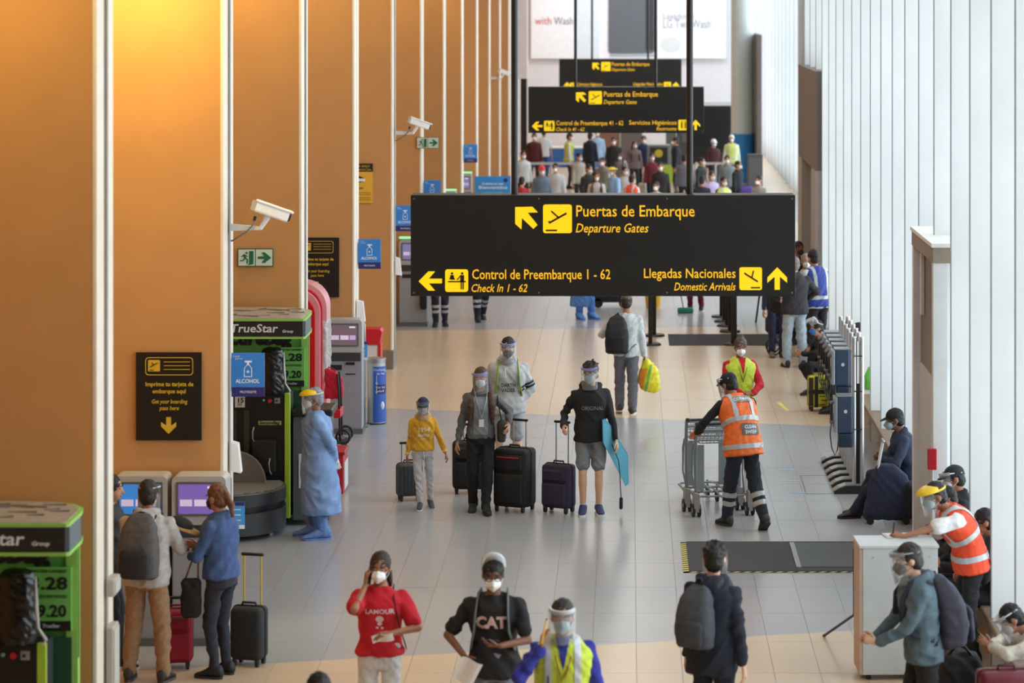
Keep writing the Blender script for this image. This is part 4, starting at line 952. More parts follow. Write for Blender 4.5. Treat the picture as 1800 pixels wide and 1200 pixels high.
# ---------------------------------------------------------------- row of public telephones
def phone(i, y, label):
    t = thing('public_telephone', label, 'telephone', (2.44, y, 0), 0, 'public telephones in a row on slim posts')
    # curved foot
    pts = [(0, .0), (.0, .035), (.06, .07), (.14, .095), (.24, .10), (.40, .085), (.40, 0)]
    MB().prism(pts, -.09, .09).build('foot', DARKP, t)
    MB().prism([(0, .035), (.06, .07), (.14, .095), (.24, .10), (.34, .095), (.34, .108), (.24, .113), (.13, .108), (.05, .08), (-.01, .04)], -.1, .1).build('foot_cover', mat((150, 152, 150), .4, .5), t)
    for x in (.24, .33): MB().cyl((x, 0, .08), (x, 0, 1.84), .026, n=14).build('post', mat((196, 197, 198), .3, .6, 'brushed'), t, True); MB().cyl((x, 0, 1.84), (x, 0, 1.855), .028, n=14).build('post_cap', mat((226, 226, 226), .3), t)
    MB().b2((.262, -.012, .1), (.308, .012, 1.80)).build('black_groove', BLACKP, t)
    for z in (1.62, 1.2, .75): MB().b2((.235, -.03, z), (.335, .03, z + .012)).build('joint_collar', DARKP, t)
    z0 = .72 if i == 0 else 1.22
    MB().b2((.03, -.11, z0), (.215, .11, z0 + .44), r=.02).build('housing', mat((52, 70, 92), .45), t)
    MB().b2((.05, -.10, z0 - .17), (.215, .10, z0 - .005), r=.015).build('lower_housing', mat((36, 52, 72), .45), t)
    MB().b2((-.005, -.112, z0 + .015), (.035, .112, z0 + .43), r=.008).build('front_plate', mat((158, 166, 174), .35, .5), t)
    MB().cyl((.13, -.118, z0 + .26), (.13, -.108, z0 + .26), .021, n=14).build('emblem', mat((206, 214, 220), .4), t)
    MB().b2((.03, -.113, z0 + .436), (.215, .113, z0 + .45)).build('top_edge', mat((170, 176, 180), .35, .5), t)
    h = MB().cap((-.035, -.05, z0 + .15), (-.035, -.05, z0 + .34), .017).build('handset', mat((40, 42, 46), .4), t, 2)
    for z in (.13, .36): MB().cap((-.035, -.05, z0 + z), (-.012, -.05, z0 + z), .024, .02).build('handset_cap', mat((120, 124, 128), .4), h, 2)
    MB().tube([(-.035, -.05, z0 + .12), (-.05, -.05, z0 - .02), (-.03, -.04, z0 - .18), (.01, -.03, z0 - .27), (.04, -.03, z0 - .2), (.05, -.03, z0 - .1)], .008, 6).build('armoured_cord', mat((70, 72, 76), .35, .5), t, 2)
    MB().b2((-.012, .0, z0 + .06), (-.004, .09, z0 + .22)).build('keypad', mat((90, 94, 98), .4), t)
    if i == 0: MB().b2((.27, -.02, 1.30), (.30, -.014, 1.80)).build('white_inset', WHITEP, t)
for i, l in enumerate(('nearest public telephone with a single low blue-grey housing', 'second public telephone of the row, blue-grey housing mounted high', 'third public telephone from the front of the row', 'fourth public telephone from the front of the row', 'fifth public telephone, next to last at the back', 'farthest public telephone of the row')):
    phone(i, 33.8 + .43 * i, l)
# ---------------------------------------------------------------- lectern, mats, tapes
t = thing('lectern', 'tall white box lectern with pale wooden left side, below the man in the orange vest', 'lectern', (2.32, 24.75, 0), R(2))
MB().b2((-.31, -.22, .05), (.34, .24, 1.14), r=.004).build('cabinet', mat((196, 204, 206), .4), t); MB().b2((-.335, -.215, .05), (-.312, .235, 1.14)).build('side_panel', mat((196, 172, 152), .5), t, label='pale wood side panel')
MB().b2((-.34, -.23, 1.14), (.35, .25, 1.165), r=.004).build('top', mat((206, 212, 214), .35), t)
for x in (-.25, .28):
    for y in (-.15, .17): MB().cyl((x, y, .0), (x, y, .05), .022).build('castor', DARKP, t)
for x in (-.22, .27): MB().cyl((x, -.226, 1.06), (x, -.22, 1.06), .006, n=8).build('screw', CHROME, t)
a, b = fl(1449, 1119), at(1502, 1082, 25.3)
t = thing('tripod_leg', 'black slanting rod resting on the floor left of the white lectern', 'rod', a); MB().cyl((0, 0, .012), (b - a) + V((0, 0, .01)), .012).build('rod', BLACKP, t); MB().ell((0, 0, .013), (.016, .016, .013)).build('rubber_tip', DARKP, t); MB().cyl((b - a) + V((0, 0, .01)), (b - a) + V((0, 0, .6)), .014).build('upright', BLACKP, t)
def floor_mat_thing(label, c0, c1, inner=None, hazard=True):
    p0 = fl(*c0); p1 = fl(*c1); w_ = p1.x - p0.x; d_ = p0.y - p1.y
    t = thing('floor_mat', label, 'mat', (p0.x, p1.y, 0)); MB().b2((0, 0, .001), (w_, d_, .012), r=.003).build('carpet', mat((74, 74, 78), .95, 0, 'cloth', 3), t)
    if inner:
        x0 = inner; m_ = MB().b2((x0, .18, .012), (w_ - .05, d_ - .12, .02)).build('inner_mat', mat((98, 104, 110), .95, 0, 'cloth', 4), t)
        MB().b2((x0 - .05, .16, .012), (x0, d_ - .1, .022)).build('ramp_strip', mat((150, 156, 162), .5), t)
    if hazard:
        YT = mat((226, 214, 96), .6); n_ = int(w_ / .11)
        MB().b2((-.06, -.045, .0015), (w_, -.0, .004)).build('tape_base', mat((46, 44, 40), .6), t); MB().b2((-.06, -.045, .0015), (0, d_, .004)).build('tape_base', mat((46, 44, 40), .6), t)
        for i in range(n_): x = i * .11; MB().add([(x, -.045, .0045), (x + .055, -.045, .0045), (x + .095, 0, .0045), (x + .04, 0, .0045)], [(0, 1, 2, 3)]).build('tape_stripe', YT, t)
        for i in range(int(d_ / .11)): y = i * .11; MB().add([(-.06, y, .0045), (0, y + .03, .0045), (0, y + .085, .0045), (-.06, y + .055, .0045)], [(0, 1, 2, 3)]).build('tape_stripe', YT, t)
    return t
floor_mat_thing('large dark floor mat with striped hazard tape behind the white lectern', (1206, 953), (1690, 1005), inner=1.16)
floor_mat_thing('distant dark floor mat beyond the woman in the yellow vest', (1174, 588), (1398, 607), hazard=False)
m_ = tag(MB().add([(0, 0, .002), (.05, 0, .002), (-.03, .85, .002), (-.1, .85, .002)], [(0, 1, 2, 3)]).build('floor_tape', mat((222, 214, 104), .6), None), 'yellow tape mark stuck on the beige floor right of the yellow vest', 'tape'); m_.location = fl(1382, 722)
for i, (x, y) in enumerate(((1384, 826), (1390, 845), (1405, 866))):  # flat blue strips painted on the floor in place of reflected glow
    m_ = tag(MB().box((0, 0, .002), (.22, .035, .003)).build('painted_reflection', mat((150, 196, 240), .5), None), 'pale blue reflection painted on the floor right of the trolleys, %s of three' % ('farthest', 'middle', 'nearest')[i], 'painted reflection', 'pale blue painted reflections'); m_.location = fl(x, y)
m_ = tag(MB().box((0, 0, .002), (.3, .05, .003)).build('painted_reflection', mat((150, 196, 240), .5), None), 'pale blue reflection painted on the floor between the two people at the kiosks', 'painted reflection'); m_.location = fl(353, 1131)  # another reflected glow put in as colour, by the kiosks
t = thing('floor_hatch', 'square access hatch outline in the grey floor beside the painted blue reflections', 'hatch', fl(1417, 868))
ring = [(0, 0), (.62, 0), (.62, 1.3), (0, 1.3)]
for a_, b_ in (((0, 0), (.62, .012)), ((0, 1.29), (.62, 1.302)), ((0, 0), (.012, 1.3)), ((.61, 0), (.622, 1.3))): MB().b2((a_[0], a_[1], .0005), (b_[0], b_[1], .002)).build('hatch_frame', mat((104, 106, 108), .4, .4), t)
# red alarm box
t = thing('alarm_box', 'red alarm box on the door frame of the window wall, above the seated men', 'alarm', (3.07, 28.78, 1.12)); MB().b2((-.05, -.08, 0), (.04, .0, .21), r=.006).build('case', mat((186, 24, 34), .4), t); MB().b2((-.056, -.07, .03), (-.05, -.01, .18)).build('front_window', mat((150, 160, 165), .2), t)
MB().cyl((0, -.03, -1.1), (0, -.03, 0), .012).build('conduit', mat((190, 190, 190), .4), t)
# ---------------------------------------------------------------- queue posts and dark furniture behind the large sign
def barrier(px, py, label, h=1.05, r=.035, grp='black queue barrier posts'):
    t = thing('barrier_post', label, 'post', fl(px, py), 0, grp); MB().cyl((0, 0, .02), (0, 0, h), r, n=14).build('post', BLACKP, t, True); MB().cyl((0, 0, 0), (0, 0, .03), .19, .17, n=24).build('base', BLACKP, t, True); MB().cyl((0, 0, h), (0, 0, h + .03), r * 1.2, n=14).build('belt_head', DARKP, t)
barrier(1143, 606, 'black barrier post right behind the man in the white shirt'); barrier(1290, 606, 'black barrier post above the woman in the yellow vest', 1.1, .05)
for i, (x, y) in enumerate(((1283, 583), (1278, 573), (1273, 565), (1268, 557))): barrier(x, y, 'black barrier post in the line left of the easel, %s' % ('the front one', 'the second from the front', 'the third from the front', 'the rearmost')[i], 1.0)
barrier(1150, 590, 'black barrier post partly hidden by the man in the white shirt')
t = thing('easel', 'dark easel board standing behind the barrier posts under the large sign', 'easel', fl(1330, 566)); MB().b2((-.45, .03, .5), (.42, .07, 1.5)).build('board', BLACKP, t)
for x0, x1, y in ((-.42, -.5, 0), (.1, -.02, -.1), (.4, .5, .1)): MB().cyl((x0, y, .9), (x1, y, 0), .018).build('leg', DARKP, t)
t = thing('yellow_machine', 'yellow and black cleaning machine under the lower edge of the large sign', 'machine', fl(1070, 541)); MB().b2((-.28, 0, .1), (.36, .5, .32), r=.03).build('chassis', BLACKP, t); MB().b2((-.2, .05, .30), (.32, .45, .62), r=.05).build('tank', mat((232, 180, 20), .4), t)
for x in (-.2, .28): MB().cyl((x, 0, .09), (x, .05, .09), .09).build('wheel', WHEEL, t)
t = thing('yellow_tub', 'yellow tub standing right of the man in the white shirt, under the sign edge', 'tub', fl(1148, 540)); MB().cyl((0, 0, 0), (0, 0, .35), .13, .17, n=20).build('tub', mat((226, 176, 30), .45), t, True); MB().tube([(-.16, 0, .34), (-.1, 0, .46), (.1, 0, .46), (.16, 0, .34)], .01).build('handle', CHROME, t, 2)
# dark bag and stroller by the jeans man
def stroller():
    t = thing('stroller', 'small dark stroller left of the man in pale jeans', 'stroller', fl(1360, 625))
    for y in (0, .35): 
        MB().tube([(.11 * math.cos(i * PI / 8), y, .12 + .11 * math.sin(i * PI / 8)) for i in range(16)], .014, 6, closed=True).build('wheel_tyre', WHEEL, t, 2); MB().cyl((0, y - .01, .12), (0, y + .01, .12), .05).build('wheel_hub', WHITEP, t)
        MB().cyl((0, y, .12), (-.1, y, .75), .012).build('frame_tube', CHROME, t); MB().cyl((0, y, .12), (.35, y, .5), .012).build('frame_tube', CHROME, t)
    s_ = MB().b2((-.12, .02, .35), (.3, .33, .62), r=.05); mobj('seat', vox(s_, .02, 3, .01, 9, 2), cloth((36, 40, 64)), t)
stroller()
# column with blue foot, distant
t = struct(MB().cyl((3.6, 90, 0), (3.6, 90, 9), .36, n=32).build('column', mat((206, 216, 216), .5), None, True))
MB().cyl((3.6, 90, 0), (3.6, 90, 1.55), .375, n=32).build('blue_sleeve', mat((46, 136, 208), .5), t, True)
struct(MB().b2((3.98, 88, 0), (4.12, 92, 4.7)).build('trim_90', mat((108, 102, 98), .6), None))
o = struct(MB().b2((AX + .08, 93, 3.2), (AX + .42, 93.4, 9)).build('trim_91', mat((232, 232, 236), .5), None)); MB().b2((AX + .2, 93, 0), (AX + .40, 93.3, 3.2)).build('dark_post', BLACKP, o)
# ---------------------------------------------------------------- end of the hall
t = thing('poster_banner', 'tall washing-machine advertisement on the end wall, above the farthest sign', 'poster', (at(1105, 0, 104.8).x, 104.85, 0))
MB().b2((-3.6, -.02, 3.6), (3.6, .05, 8.8)).build('panel', mat((226, 230, 238), .5), t); MB().b2((-2.0, -.025, 3.62), (-1.1, -.02, 8.8)).build('pale_band', mat((206, 218, 230), .5), t)
MB().prism(rrect(-.75, 3.78, .95, 8.7, .12), -.05, -.02).build('appliance_print', mat((92, 98, 106), .4), t); MB().b2((.62, -.055, 3.9), (.93, -.05, 8.6)).build('print_shade', mat((56, 58, 64), .4), t)
MB().b2((-.7, -.05, 3.68), (1.0, -.03, 3.74)).build('print_line', mat((150, 168, 182), .5), t)
GRY = mat((150, 156, 164), .6); RED = mat((206, 90, 96), .6)
text_obj('lettering', 'Lavadoras', .34, GRY, t, TR(1.25, -.03, 5.05), fit=1.15); text_obj('lettering', 'LG TwinWash', .46, GRY, t, TR(1.25, -.03, 4.72), fit=1.75)
poly_obj('print_ring', [[(1.55 + .38 * math.cos(i * PI / 8), 4.1 + .3 * math.sin(i * PI / 8)) for i in range(16)]], mat((206, 212, 218), .6), t, -.02)
for tx, x, w_, m_ in (('with', -3.45, .6, RED), ('Wash', -2.75, .7, mat((120, 120, 128), .6))): text_obj('lettering', tx, .4, m_, t, TR(x, -.03, 4.85), fit=w_)
MB().b2((-1.6, -.024, 4.45), (-.9, -.02, 8.8)).build('pale_band', mat((216, 224, 234), .5), t)
t = thing('dark_screen_wall', 'large black screen wall at the right end of the hall behind the crowd', 'screen', (at(1262, 0, 100).x, 100, 0)); MB().b2((-1.2, 0, 0), (.5, .4, 2.05)).build('frame', BLACKP, t); MB().b2((-1.1, -.02, .3), (.4, 0, 1.95)).build('screen', mat((12, 14, 18), .3), t); MB().b2((-1.3, -.1, 2.05), (.6, .5, 2.2)).build('canopy_beam', mat((196, 204, 204), .5), t)
t = thing('counter', 'long blue counter at the end of the hall behind the crowd', 'counter', (at(970, 0, 98).x, 98, 0)); MB().b2((-1.0, 0, 0), (1.7, .5, .65)).build('front', mat((34, 100, 170), .5), t); MB().b2((-1.02, -.03, .65), (1.72, .55, .70)).build('top', WHITEP, t)
t = thing('lift_doors', 'brown lift doors with grey frame at the end of the hall', 'door', (at(1090, 0, 102).x, 102, 0))
MB().b2((-.8, 0, 0), (-.02, .1, 1.0)).build('door_leaf', mat((120, 84, 72), .5), t); MB().b2((.02, 0, 0), (.8, .1, 1.0)).build('door_leaf', mat((96, 90, 90), .5), t); MB().b2((-.9, -.05, 1.0), (1.2, .15, 1.22)).build('lintel', mat((186, 192, 196), .5), t); MB().b2((-.03, -.03, 0), (.03, .05, 1.0)).build('centre_post', CHROME, t); t.scale.z = 1.35
t = thing('pay_machine', 'grey machine with yellow disc among the distant crowd', 'machine', fl(1158, 340) ); MB().b2((-.35, 0, 0), (.35, .5, 1.45), r=.02).build('cabinet', mat((120, 124, 126), .5), t); MB().b2((-.26, -.02, .9), (.26, 0, 1.38)).build('dark_panel', mat((40, 36, 34), .5), t); MB().cyl((0, -.03, 1.2), (0, -.02, 1.2), .12, n=18).build('yellow_disc', mat((206, 176, 40), .5), t); MB().b2((-.42, -.04, .3), (.42, -.0, .85)).build('lime_panel', mat((176, 196, 60), .5), t)
t = thing('panel_cabinet', 'tall grey metal cabinet right of the coated man in the distance', 'cabinet', (at(1195, 0, 92).x, 92, 0)); MB().b2((-.45, 0, 0), (-.12, .4, 1.9), r=.01).build('door', mat((116, 126, 128), .5), t); MB().b2((-.1, 0, 0), (.35, .4, 1.95), r=.01).build('door', mat((92, 96, 98), .5), t)
for i in range(9): MB().b2((.08, -.012, 1.2 + .07 * i), (.3, 0, 1.24 + .07 * i)).build('louvre', mat((140, 146, 148), .5), t)
def rail(xa, xb, Y, label):
    t = thing('rope_barrier', label, 'barrier', (at(xa, 0, Y).x, Y, 0)); L = at(xb, 0, Y).x - t.location.x
    MB().b2((0, -.02, .92), (L, .02, .99)).build('top_rail', mat((186, 180, 172), .5), t)
    for i in range(3): MB().cyl((L * i / 2, 0, 0), (L * i / 2, 0, .95), .03).build('post', CHROME, t)
rail(925, 1012, 84, 'pale barrier rail at the left of the distant crowd'); rail(1222, 1293, 84, 'pale barrier rail at the right of the distant crowd')
t = thing('dark_cabinet', 'dark grey cabinet beside the column with the blue foot', 'cabinet', (at(1325, 0, 80).x, 80, 0)); MB().b2((-.18, 0, 0), (.25, .3, 1.45), r=.01).build('body', mat((84, 80, 78), .5), t); MB().b2((-.14, -.01, .1), (.2, 0, 1.35)).build('door', mat((98, 94, 92), .5), t)
# ---------------------------------------------------------------- things carried
def attach(P, name, label, cat, off=(0, 0, 0), group=None):
    """a top-level thing placed at 'off' in a person's frame; returns it and the matrix that maps person coordinates to its own"""
    r = P.root; k = r.scale.x; M = TR(r.location) @ RZ(r.rotation_euler.z) @ Matrix.Scale(k, 4)
    t = thing(name, label, cat, M @ V(off), r.rotation_euler.z, group); t.scale = (k,) * 3
    return t, TR(-V(off))
def backpack(P, c, label, c2=None, s=1.0, straps=True, side=0.0, drop=0, strapc=None):
    off = P.tt((side, .17, 1.0 - drop)); t, M = attach(P, 'backpack', label, 'backpack', off)
    q = lambda x, y, z: P.tt((side + x, y, z - drop)); c2 = c2 or tuple(max(0, v - 14) for v in c)
    mb = MB(); rg = []
    for z, w_, d_ in ((.96, .11, .05), (.985, .145, .09), (1.1, .155, .105), (1.22, .15, .10), (1.34, .13, .08), (1.42, .09, .05), (1.45, .04, .02)):
        zz = 1.2 + (z - 1.2) * s; rg.append([q(w_ * s * math.copysign(abs(math.cos(a)) ** .6, math.cos(a)), .125 + d_ * s * (1 + math.copysign(abs(math.sin(a)) ** .6, math.sin(a))), zz) for a in [i * PI / 10 for i in range(20)]])
    mb.loft(rg, M); mobj('bag_body', vox(mb, .013, 2, .004, 10, 1, 'bag'), cloth(c), t)
    mb = MB(); rg = []
    for z, w_, d_ in ((.99, .09, .02), (1.02, .115, .035), (1.16, .115, .035), (1.19, .09, .015)):
        zz = 1.2 + (z - 1.2) * s; rg.append([q(w_ * s * math.cos(a), .30 * s + .03 + d_ * s * (math.sin(a)), zz) for a in [i * PI / 8 for i in range(16)]])
    mb.loft(rg, M); mobj('front_pocket', vox(mb, .012, 2, .003, 10, 2, 'pocket'), cloth(c2), t)
    MB().tube([M @ q(-.03, .16, 1.45 * 1 + (s - 1) * .2), M @ q(-.02, .17, 1.49), M @ q(.02, .17, 1.49), M @ q(.03, .16, 1.45 + (s - 1) * .2)], .008, 6).build('top_handle', cloth(c2), t, 2)
    if straps:
        for k in (-1, 1):
            pts = [P.tt((k * .09, .12, 1.38)), P.tt((k * .105, .06, 1.475)), P.tt((k * .115, -.03, 1.465)), P.tt((k * .125, -.125, 1.36)), P.tt((k * .135, -.155, 1.22)), P.tt((k * .165, -.09, 1.08)), P.tt((k * .17, .06, 1.03))]
            MB().tube([M @ p for p in pts], .030, 8, fx=.3).build('shoulder_strap', cloth(strapc or c2), t, 2)
    return t
def phone_in(P, k, label, c=(30, 32, 36)):
    p = P.wr[k] + P.hd[k] * .085; t, M = attach(P, 'mobile_phone', label, 'phone', p)
    d = P.hd[k]; n = V(P.p.get('palm' + ('R' if k < 0 else 'L'), (-k, .2, 0))); n = (n - d * n.dot(d)).normalized(); a = d.cross(n)
    B = Matrix((a, d, n)).transposed().to_4x4(); B = TR(n * .028) @ B
    MB().box((0, 0, 0), (.07, .145, .009), B, .004).build('case', mat(c, .3), t); MB().box((0, 0, .006), (.062, .13, .002), B).build('screen', mat((70, 90, 120), .2), t)
def sheet(P, k, label, w_=.15, h_=.21, rot=20):
    p = P.wr[k] + P.hd[k] * .08; t, M = attach(P, 'paper_sheet', label, 'paper', p); B = RX(R(25)) @ RY(R(rot)); n_ = 6
    vs = [B @ V((-w_ / 2 + w_ * i / n_, -.03 + .012 * math.sin(i), -h_ * .75 + h_ * j)) for j in (0, 1) for i in range(n_ + 1)]
    vs += [v + B.to_3x3() @ V((0, .003, 0)) for v in vs]; m_ = n_ + 1
    MB().add(vs, [(i, i + 1, m_ + i + 1, m_ + i) for i in range(n_)] + [(2 * m_ + i, 3 * m_ + i, 3 * m_ + i + 1, 2 * m_ + i + 1) for i in range(n_)]).build('page', mat((236, 234, 236), .6), t)
def lanyard(P, c, badge=True, zl=1.12, name='lanyard'):
    pts = [P.tt((-.055, .06, 1.47)), P.tt((-.075, -.05, 1.45)), P.tt((-.05, -.125, 1.36)), P.tt((-.01, -.15, 1.24)), P.tt((.01, -.15, 1.24)), P.tt((.05, -.125, 1.36)), P.tt((.075, -.05, 1.45)), P.tt((.055, .06, 1.47))]
    l = MB().tube([P.tt((-.055, .06, 1.46)), P.tt((-.075, -.06, 1.455)), P.tt((-.055, -.145, 1.36)), P.tt((0, -.172, zl + .06)), P.tt((.055, -.145, 1.36)), P.tt((.075, -.06, 1.455)), P.tt((.055, .06, 1.46))], .011, 6, fx=.3).build(name, mat(c, .6), P.root, 2)
    if badge:
        MB().box((0, 0, 0), (.06, .006, .09), TR(P.tt((0, -.178, zl)))).build('badge', mat((214, 218, 222), .3), l)
def leg_band(P, k, t_, wd=.045, c=(178, 182, 184), parent=None):
    kn, an = P.kn[k], P.an[k]; d = (an - kn).normalized(); o_ = kn.lerp(an, t_)
    mid = (P.kn[-1].lerp(P.an[-1], t_) + P.kn[1].lerp(P.an[1], t_)) / 2; sd = (mid - o_); sd.z = 0; sd.normalize()
    mobj('reflective_band', patch(P.tr.data, [(o_ + d * wd / 2, d), (o_ - d * wd / 2, -d), (mid, sd)], .004), mat(c, .35, .15), P.tr)
def arm_band(P, k, t_, wd, c, upper=True):
    a, b = (P.sh[k], P.el[k]) if upper else (P.el[k], P.wr[k]); d = (b - a).normalized(); o_ = a.lerp(b, t_); side = V((k, 0, 0))
    mobj('sleeve_stripe', patch(P.top.data, [(o_ + d * wd / 2, d), (o_ - d * wd / 2, -d), (P.tt((k * .155, 0, 1.2)), P.T1.to_3x3() @ V((-k, 0, 0)))], .003), cloth(c), P.top)
def gown(P, c=(124, 160, 206), z0=.34, fine=1):
    mb = MB(); rg = []; k_ = P.p.get('gw', 1)
    for z, a, b in ((z0, .235, .20), (.5, .23, .195), (.7, .215, .185), (.88, .205, .17), (1.02, .18, .145), (1.1, .175, .14), (1.25, .19, .15), (1.36, .185, .14), (1.43, .13, .09), (1.475, .07, .068)):
        rg.append([P.tt((a * k_ * math.cos(t), .01 + b * k_ * math.sin(t) + (.05 * (1.0 - z) if z < 1 else 0), z)) for t in [i * PI / 12 for i in range(24)]])
    mb.loft(rg)
    for k in (-1, 1):
        mb.ell(P.sh[k], (.075, .075, .07)); mb.cap(P.sh[k], P.el[k], .078, .068); mb.cap(P.el[k], P.el[k].lerp(P.wr[k], .95), .068, .042); mb.cap(P.tt((k * .06, .012, 1.43)), P.sh[k], .05, .065)
    me = vox(mb, .014 if fine else .024, 3 if fine else 1, .014 if fine else .004, 5.5, 4, 'gown'); g_ = mobj('gown', me, mat(c, .55, 0, 'cloth', .5), P.root)
    if fine:
        MB().tube([P.tt((.188 * math.cos(t), .01 + .152 * math.sin(t), 1.06 - .01 * math.sin(t))) for t in [i * PI / 12 for i in range(24)]], .007, 6, closed=True).build('waist_tie', mat((90, 124, 176), .6), g_)
    return g_
def suitcase(label, loc, rz, w_, d_, h_, c, hh=0.0, hc=None, hard=False, band=None, group=None, name='suitcase', lean=0, pocket=True):
    """h_ = height to the top of the shell; hh = height of the telescopic handle above the floor"""
    t = thing(name, label, 'suitcase', loc, R(rz), group); L = RX(R(lean)); z0 = .055
    m = mat(c, .42 if hard else .75, 0, 'plain' if hard else 'cloth'); c2 = tuple(max(0, int(v * .7)) for v in c)
    MB().box((0, 0, (z0 + h_) / 2), (w_, d_, h_ - z0), L, .045, 3).build('shell', m, t, True) if hard else MB().box((0, 0, (z0 + h_) / 2), (w_, d_, h_ - z0), L, .05, 4).build('shell', m, t, True)
    MB().tube([L @ V((x, 0.0 + .0, z)) for x, z in [(p[0], p[1]) for p in rrect(-w_ / 2 - .003, z0, w_ / 2 + .003, h_ + .003, .05)]], .007, 6, closed=True).build('zip_line', mat(c2, .5), t)
    if hard:
        for i in range(6):
            x = -w_ / 2 + w_ * (i + 1) / 7; MB().box((x, -d_ / 2 - .001, (z0 + h_) / 2), (.018, .012, (h_ - z0) * .8), L, .005).build('rib', m, t)
    elif pocket:
        MB().box((0, -d_ / 2 - .012, z0 + (h_ - z0) * .33), (w_ * .84, .05, (h_ - z0) * .5), L, .02, 3).build('front_pocket', m, t, True)
        MB().box((0, -d_ / 2 - .008, z0 + (h_ - z0) * .78), (w_ * .80, .04, (h_ - z0) * .26), L, .016, 3).build('upper_pocket', m, t, True)
        MB().box((0, -d_ / 2 - .031, z0 + (h_ - z0) * .87), (w_ * .66, .006, .012), L).build('pocket_zip', mat(band or (70, 70, 74), .4), t)
    MB().tube([L @ V(p) for p in ((-.07, 0, h_ - .01), (-.06, 0, h_ + .03), (.06, 0, h_ + .03), (.07, 0, h_ - .01))], .011, 6).build('carry_handle', mat(c2, .6), t, 2)
    if hh:
        hw = min(.08, w_ * .28); hy = d_ / 2 - .03; m2 = mat(hc, .35, .3) if hc else CHROME
        hd_ = MB(); 
        for x in (-hw, hw): MB().cyl(L @ V((x, hy, h_ - .02)), L @ V((x, hy, hh)), .008, n=8).build('handle_tube', m2, t)
        MB().cap(L @ V((-hw - .012, hy, hh)), L @ V((hw + .012, hy, hh)), .016).build('handle_grip', BLACKP, t, 2)
    for x in (-1, 1):
        for y in (-1, 1):
            p = (x * (w_ / 2 - .045), y * (d_ / 2 - .035), .028); f = MB().b2((p[0] - .02, p[1] - .022, .03), (p[0] + .02, p[1] + .022, z0 + .015), L, r=.006).build('caster', DARKP, t)
            MB().cyl((p[0] - .014, p[1], p[2]), (p[0] + .014, p[1], p[2]), .027, n=14).build('wheel', WHEEL, f)
    return t
# ---------------------------------------------------------------- the people in focus
P = person('worker in light blue gown and yellow visor, hands behind the back, beside the wrapping machine', 557, 945, 1.64, -82,
           dict(handL=(.06, .20, .93), handR=(-.04, .22, .90), elbowL=(1, .6, 0), elbowR=(-1, .6, 0), hdirL=(-.5, .2, -.9), hdirR=(.5, .2, -.9), footL=(.11, .06, .085), footR=(-.11, -.03, .085), hpitch=6, hyaw=8, visor=(246, 202, 20), vband=(200, 200, 196), covers=1, width=1.04, gw=1.17),
           None, ('pants', (96, 128, 186), 1.15), ((112, 146, 204), (100, 134, 196)), ('short', (142, 144, 150)), 'tan', (232, 230, 226), ((240, 200, 40), 0), fine=2, gloves=(214, 216, 214))
gown(P, (126, 160, 208), .30)
P = person('child in a yellow hooded sweatshirt and navy cap pulling a small suitcase', 743, 893, 1.27, 8,
           dict(handR=(-.25, .02, .80), handL=(.38, -.06, .82), footR=(-.05, -.13, .085), footL=(.13, .12, .095), fpitchL=14, top_hem=.93, cap=(34, 38, 72), cap_back=0, hpitch=4, hyaw=-6, twist=4, width=.95),
           ('hoodie', (226, 166, 44), .9), ('leggings', (196, 192, 192)), ((66, 70, 84), (226, 228, 230)), ('short', HAIRB), 'tan', (214, 208, 206), ((40, 44, 92), 0), fine=2)
for tx, z, s_ in (('1994', 1.24, .10), ('ALERTA', 1.165, .055), ('CREW', 1.115, .035)): text_on('lettering', tx, s_, mat((240, 222, 176), .7), P.top, P.topme, P.tt((0, -.1, z)), (0, 1, 0), bold=.004 if s_ > .04 else .001)
MB().tube([P.tt((.0, -.135, .93)), P.tt((.012, -.15, .86)), P.tt((.015, -.15, .80))], .006, 6).build('drawstring', cloth((220, 216, 212)), P.root)
for k in (-1, 1): arm_band(P, k, .86, .02, (236, 214, 160), False)
suitcase('small dark grey suitcase with pale lid, pulled by the child in yellow', fl(719, 880) + V((0, .05, 0)), 14, .30, .2, .44, (66, 70, 76), .66, hard=True)
P = person('woman with long brown hair, grey cardigan and black trousers, beside the big black suitcase', 845, 899, 1.66, 4,
           dict(handR=(-.29, -.03, .80), handL=(.33, -.1, 1.06), footR=(-.09, .08, .09), footL=(.06, -.16, .085), fpitchR=8, hyaw=-14, hpitch=8, htilt=-4, top_hem=.90, chest=.015, twist=3, width=.93, elbowL=(.8, .8, -.4)),
           ('long', (98, 98, 100), .95), ('pants', (24, 24, 27), 1.12), ((30, 32, 36), (40, 40, 44)), ('long', (74, 48, 36)), 'mid', (238, 238, 240), ((150, 146, 214), 0), fine=2)
mobj('inner_top', patch(P.topme, [(P.tt((.085, 0, 0)), (1, 0, 0)), (P.tt((-.085, 0, 0)), (-1, 0, 0)), (P.tt((0, -.02, 1.2)), (0, 1, 0)), (P.tt((0, 0, .95)), (0, 0, -1)), (P.tt((0, 0, 1.40)), (0, 0, 1))], .004), cloth((132, 138, 142)), P.top)
lanyard(P, (222, 222, 222), True, 1.10); 
t, M = attach(P, 'handbag', 'dark olive handbag hanging from the arm of the woman with long hair', 'handbag', P.tt((.25, -.06, .98))); mb = MB(); mb.box((0, 0, 0), (.10, .2, .26), r=.04); mobj('bag_body', vox(mb, .013, 2, .006, 9, 3), cloth((58, 56, 46)), t)
MB().tube([(0, -.07, .12), (-.03, -.04, .28), (-.05, .0, .42), (-.03, .05, .28), (0, .07, .12)], .009, 6).build('bag_strap', cloth((44, 42, 36)), t, 2)
suitcase('large black soft suitcase with red zip between the woman in grey and the purple suitcase', fl(904, 900) + V((0, .12, 0)), -24, .42, .32, .72, (26, 28, 31), 1.02, band=(196, 40, 52))
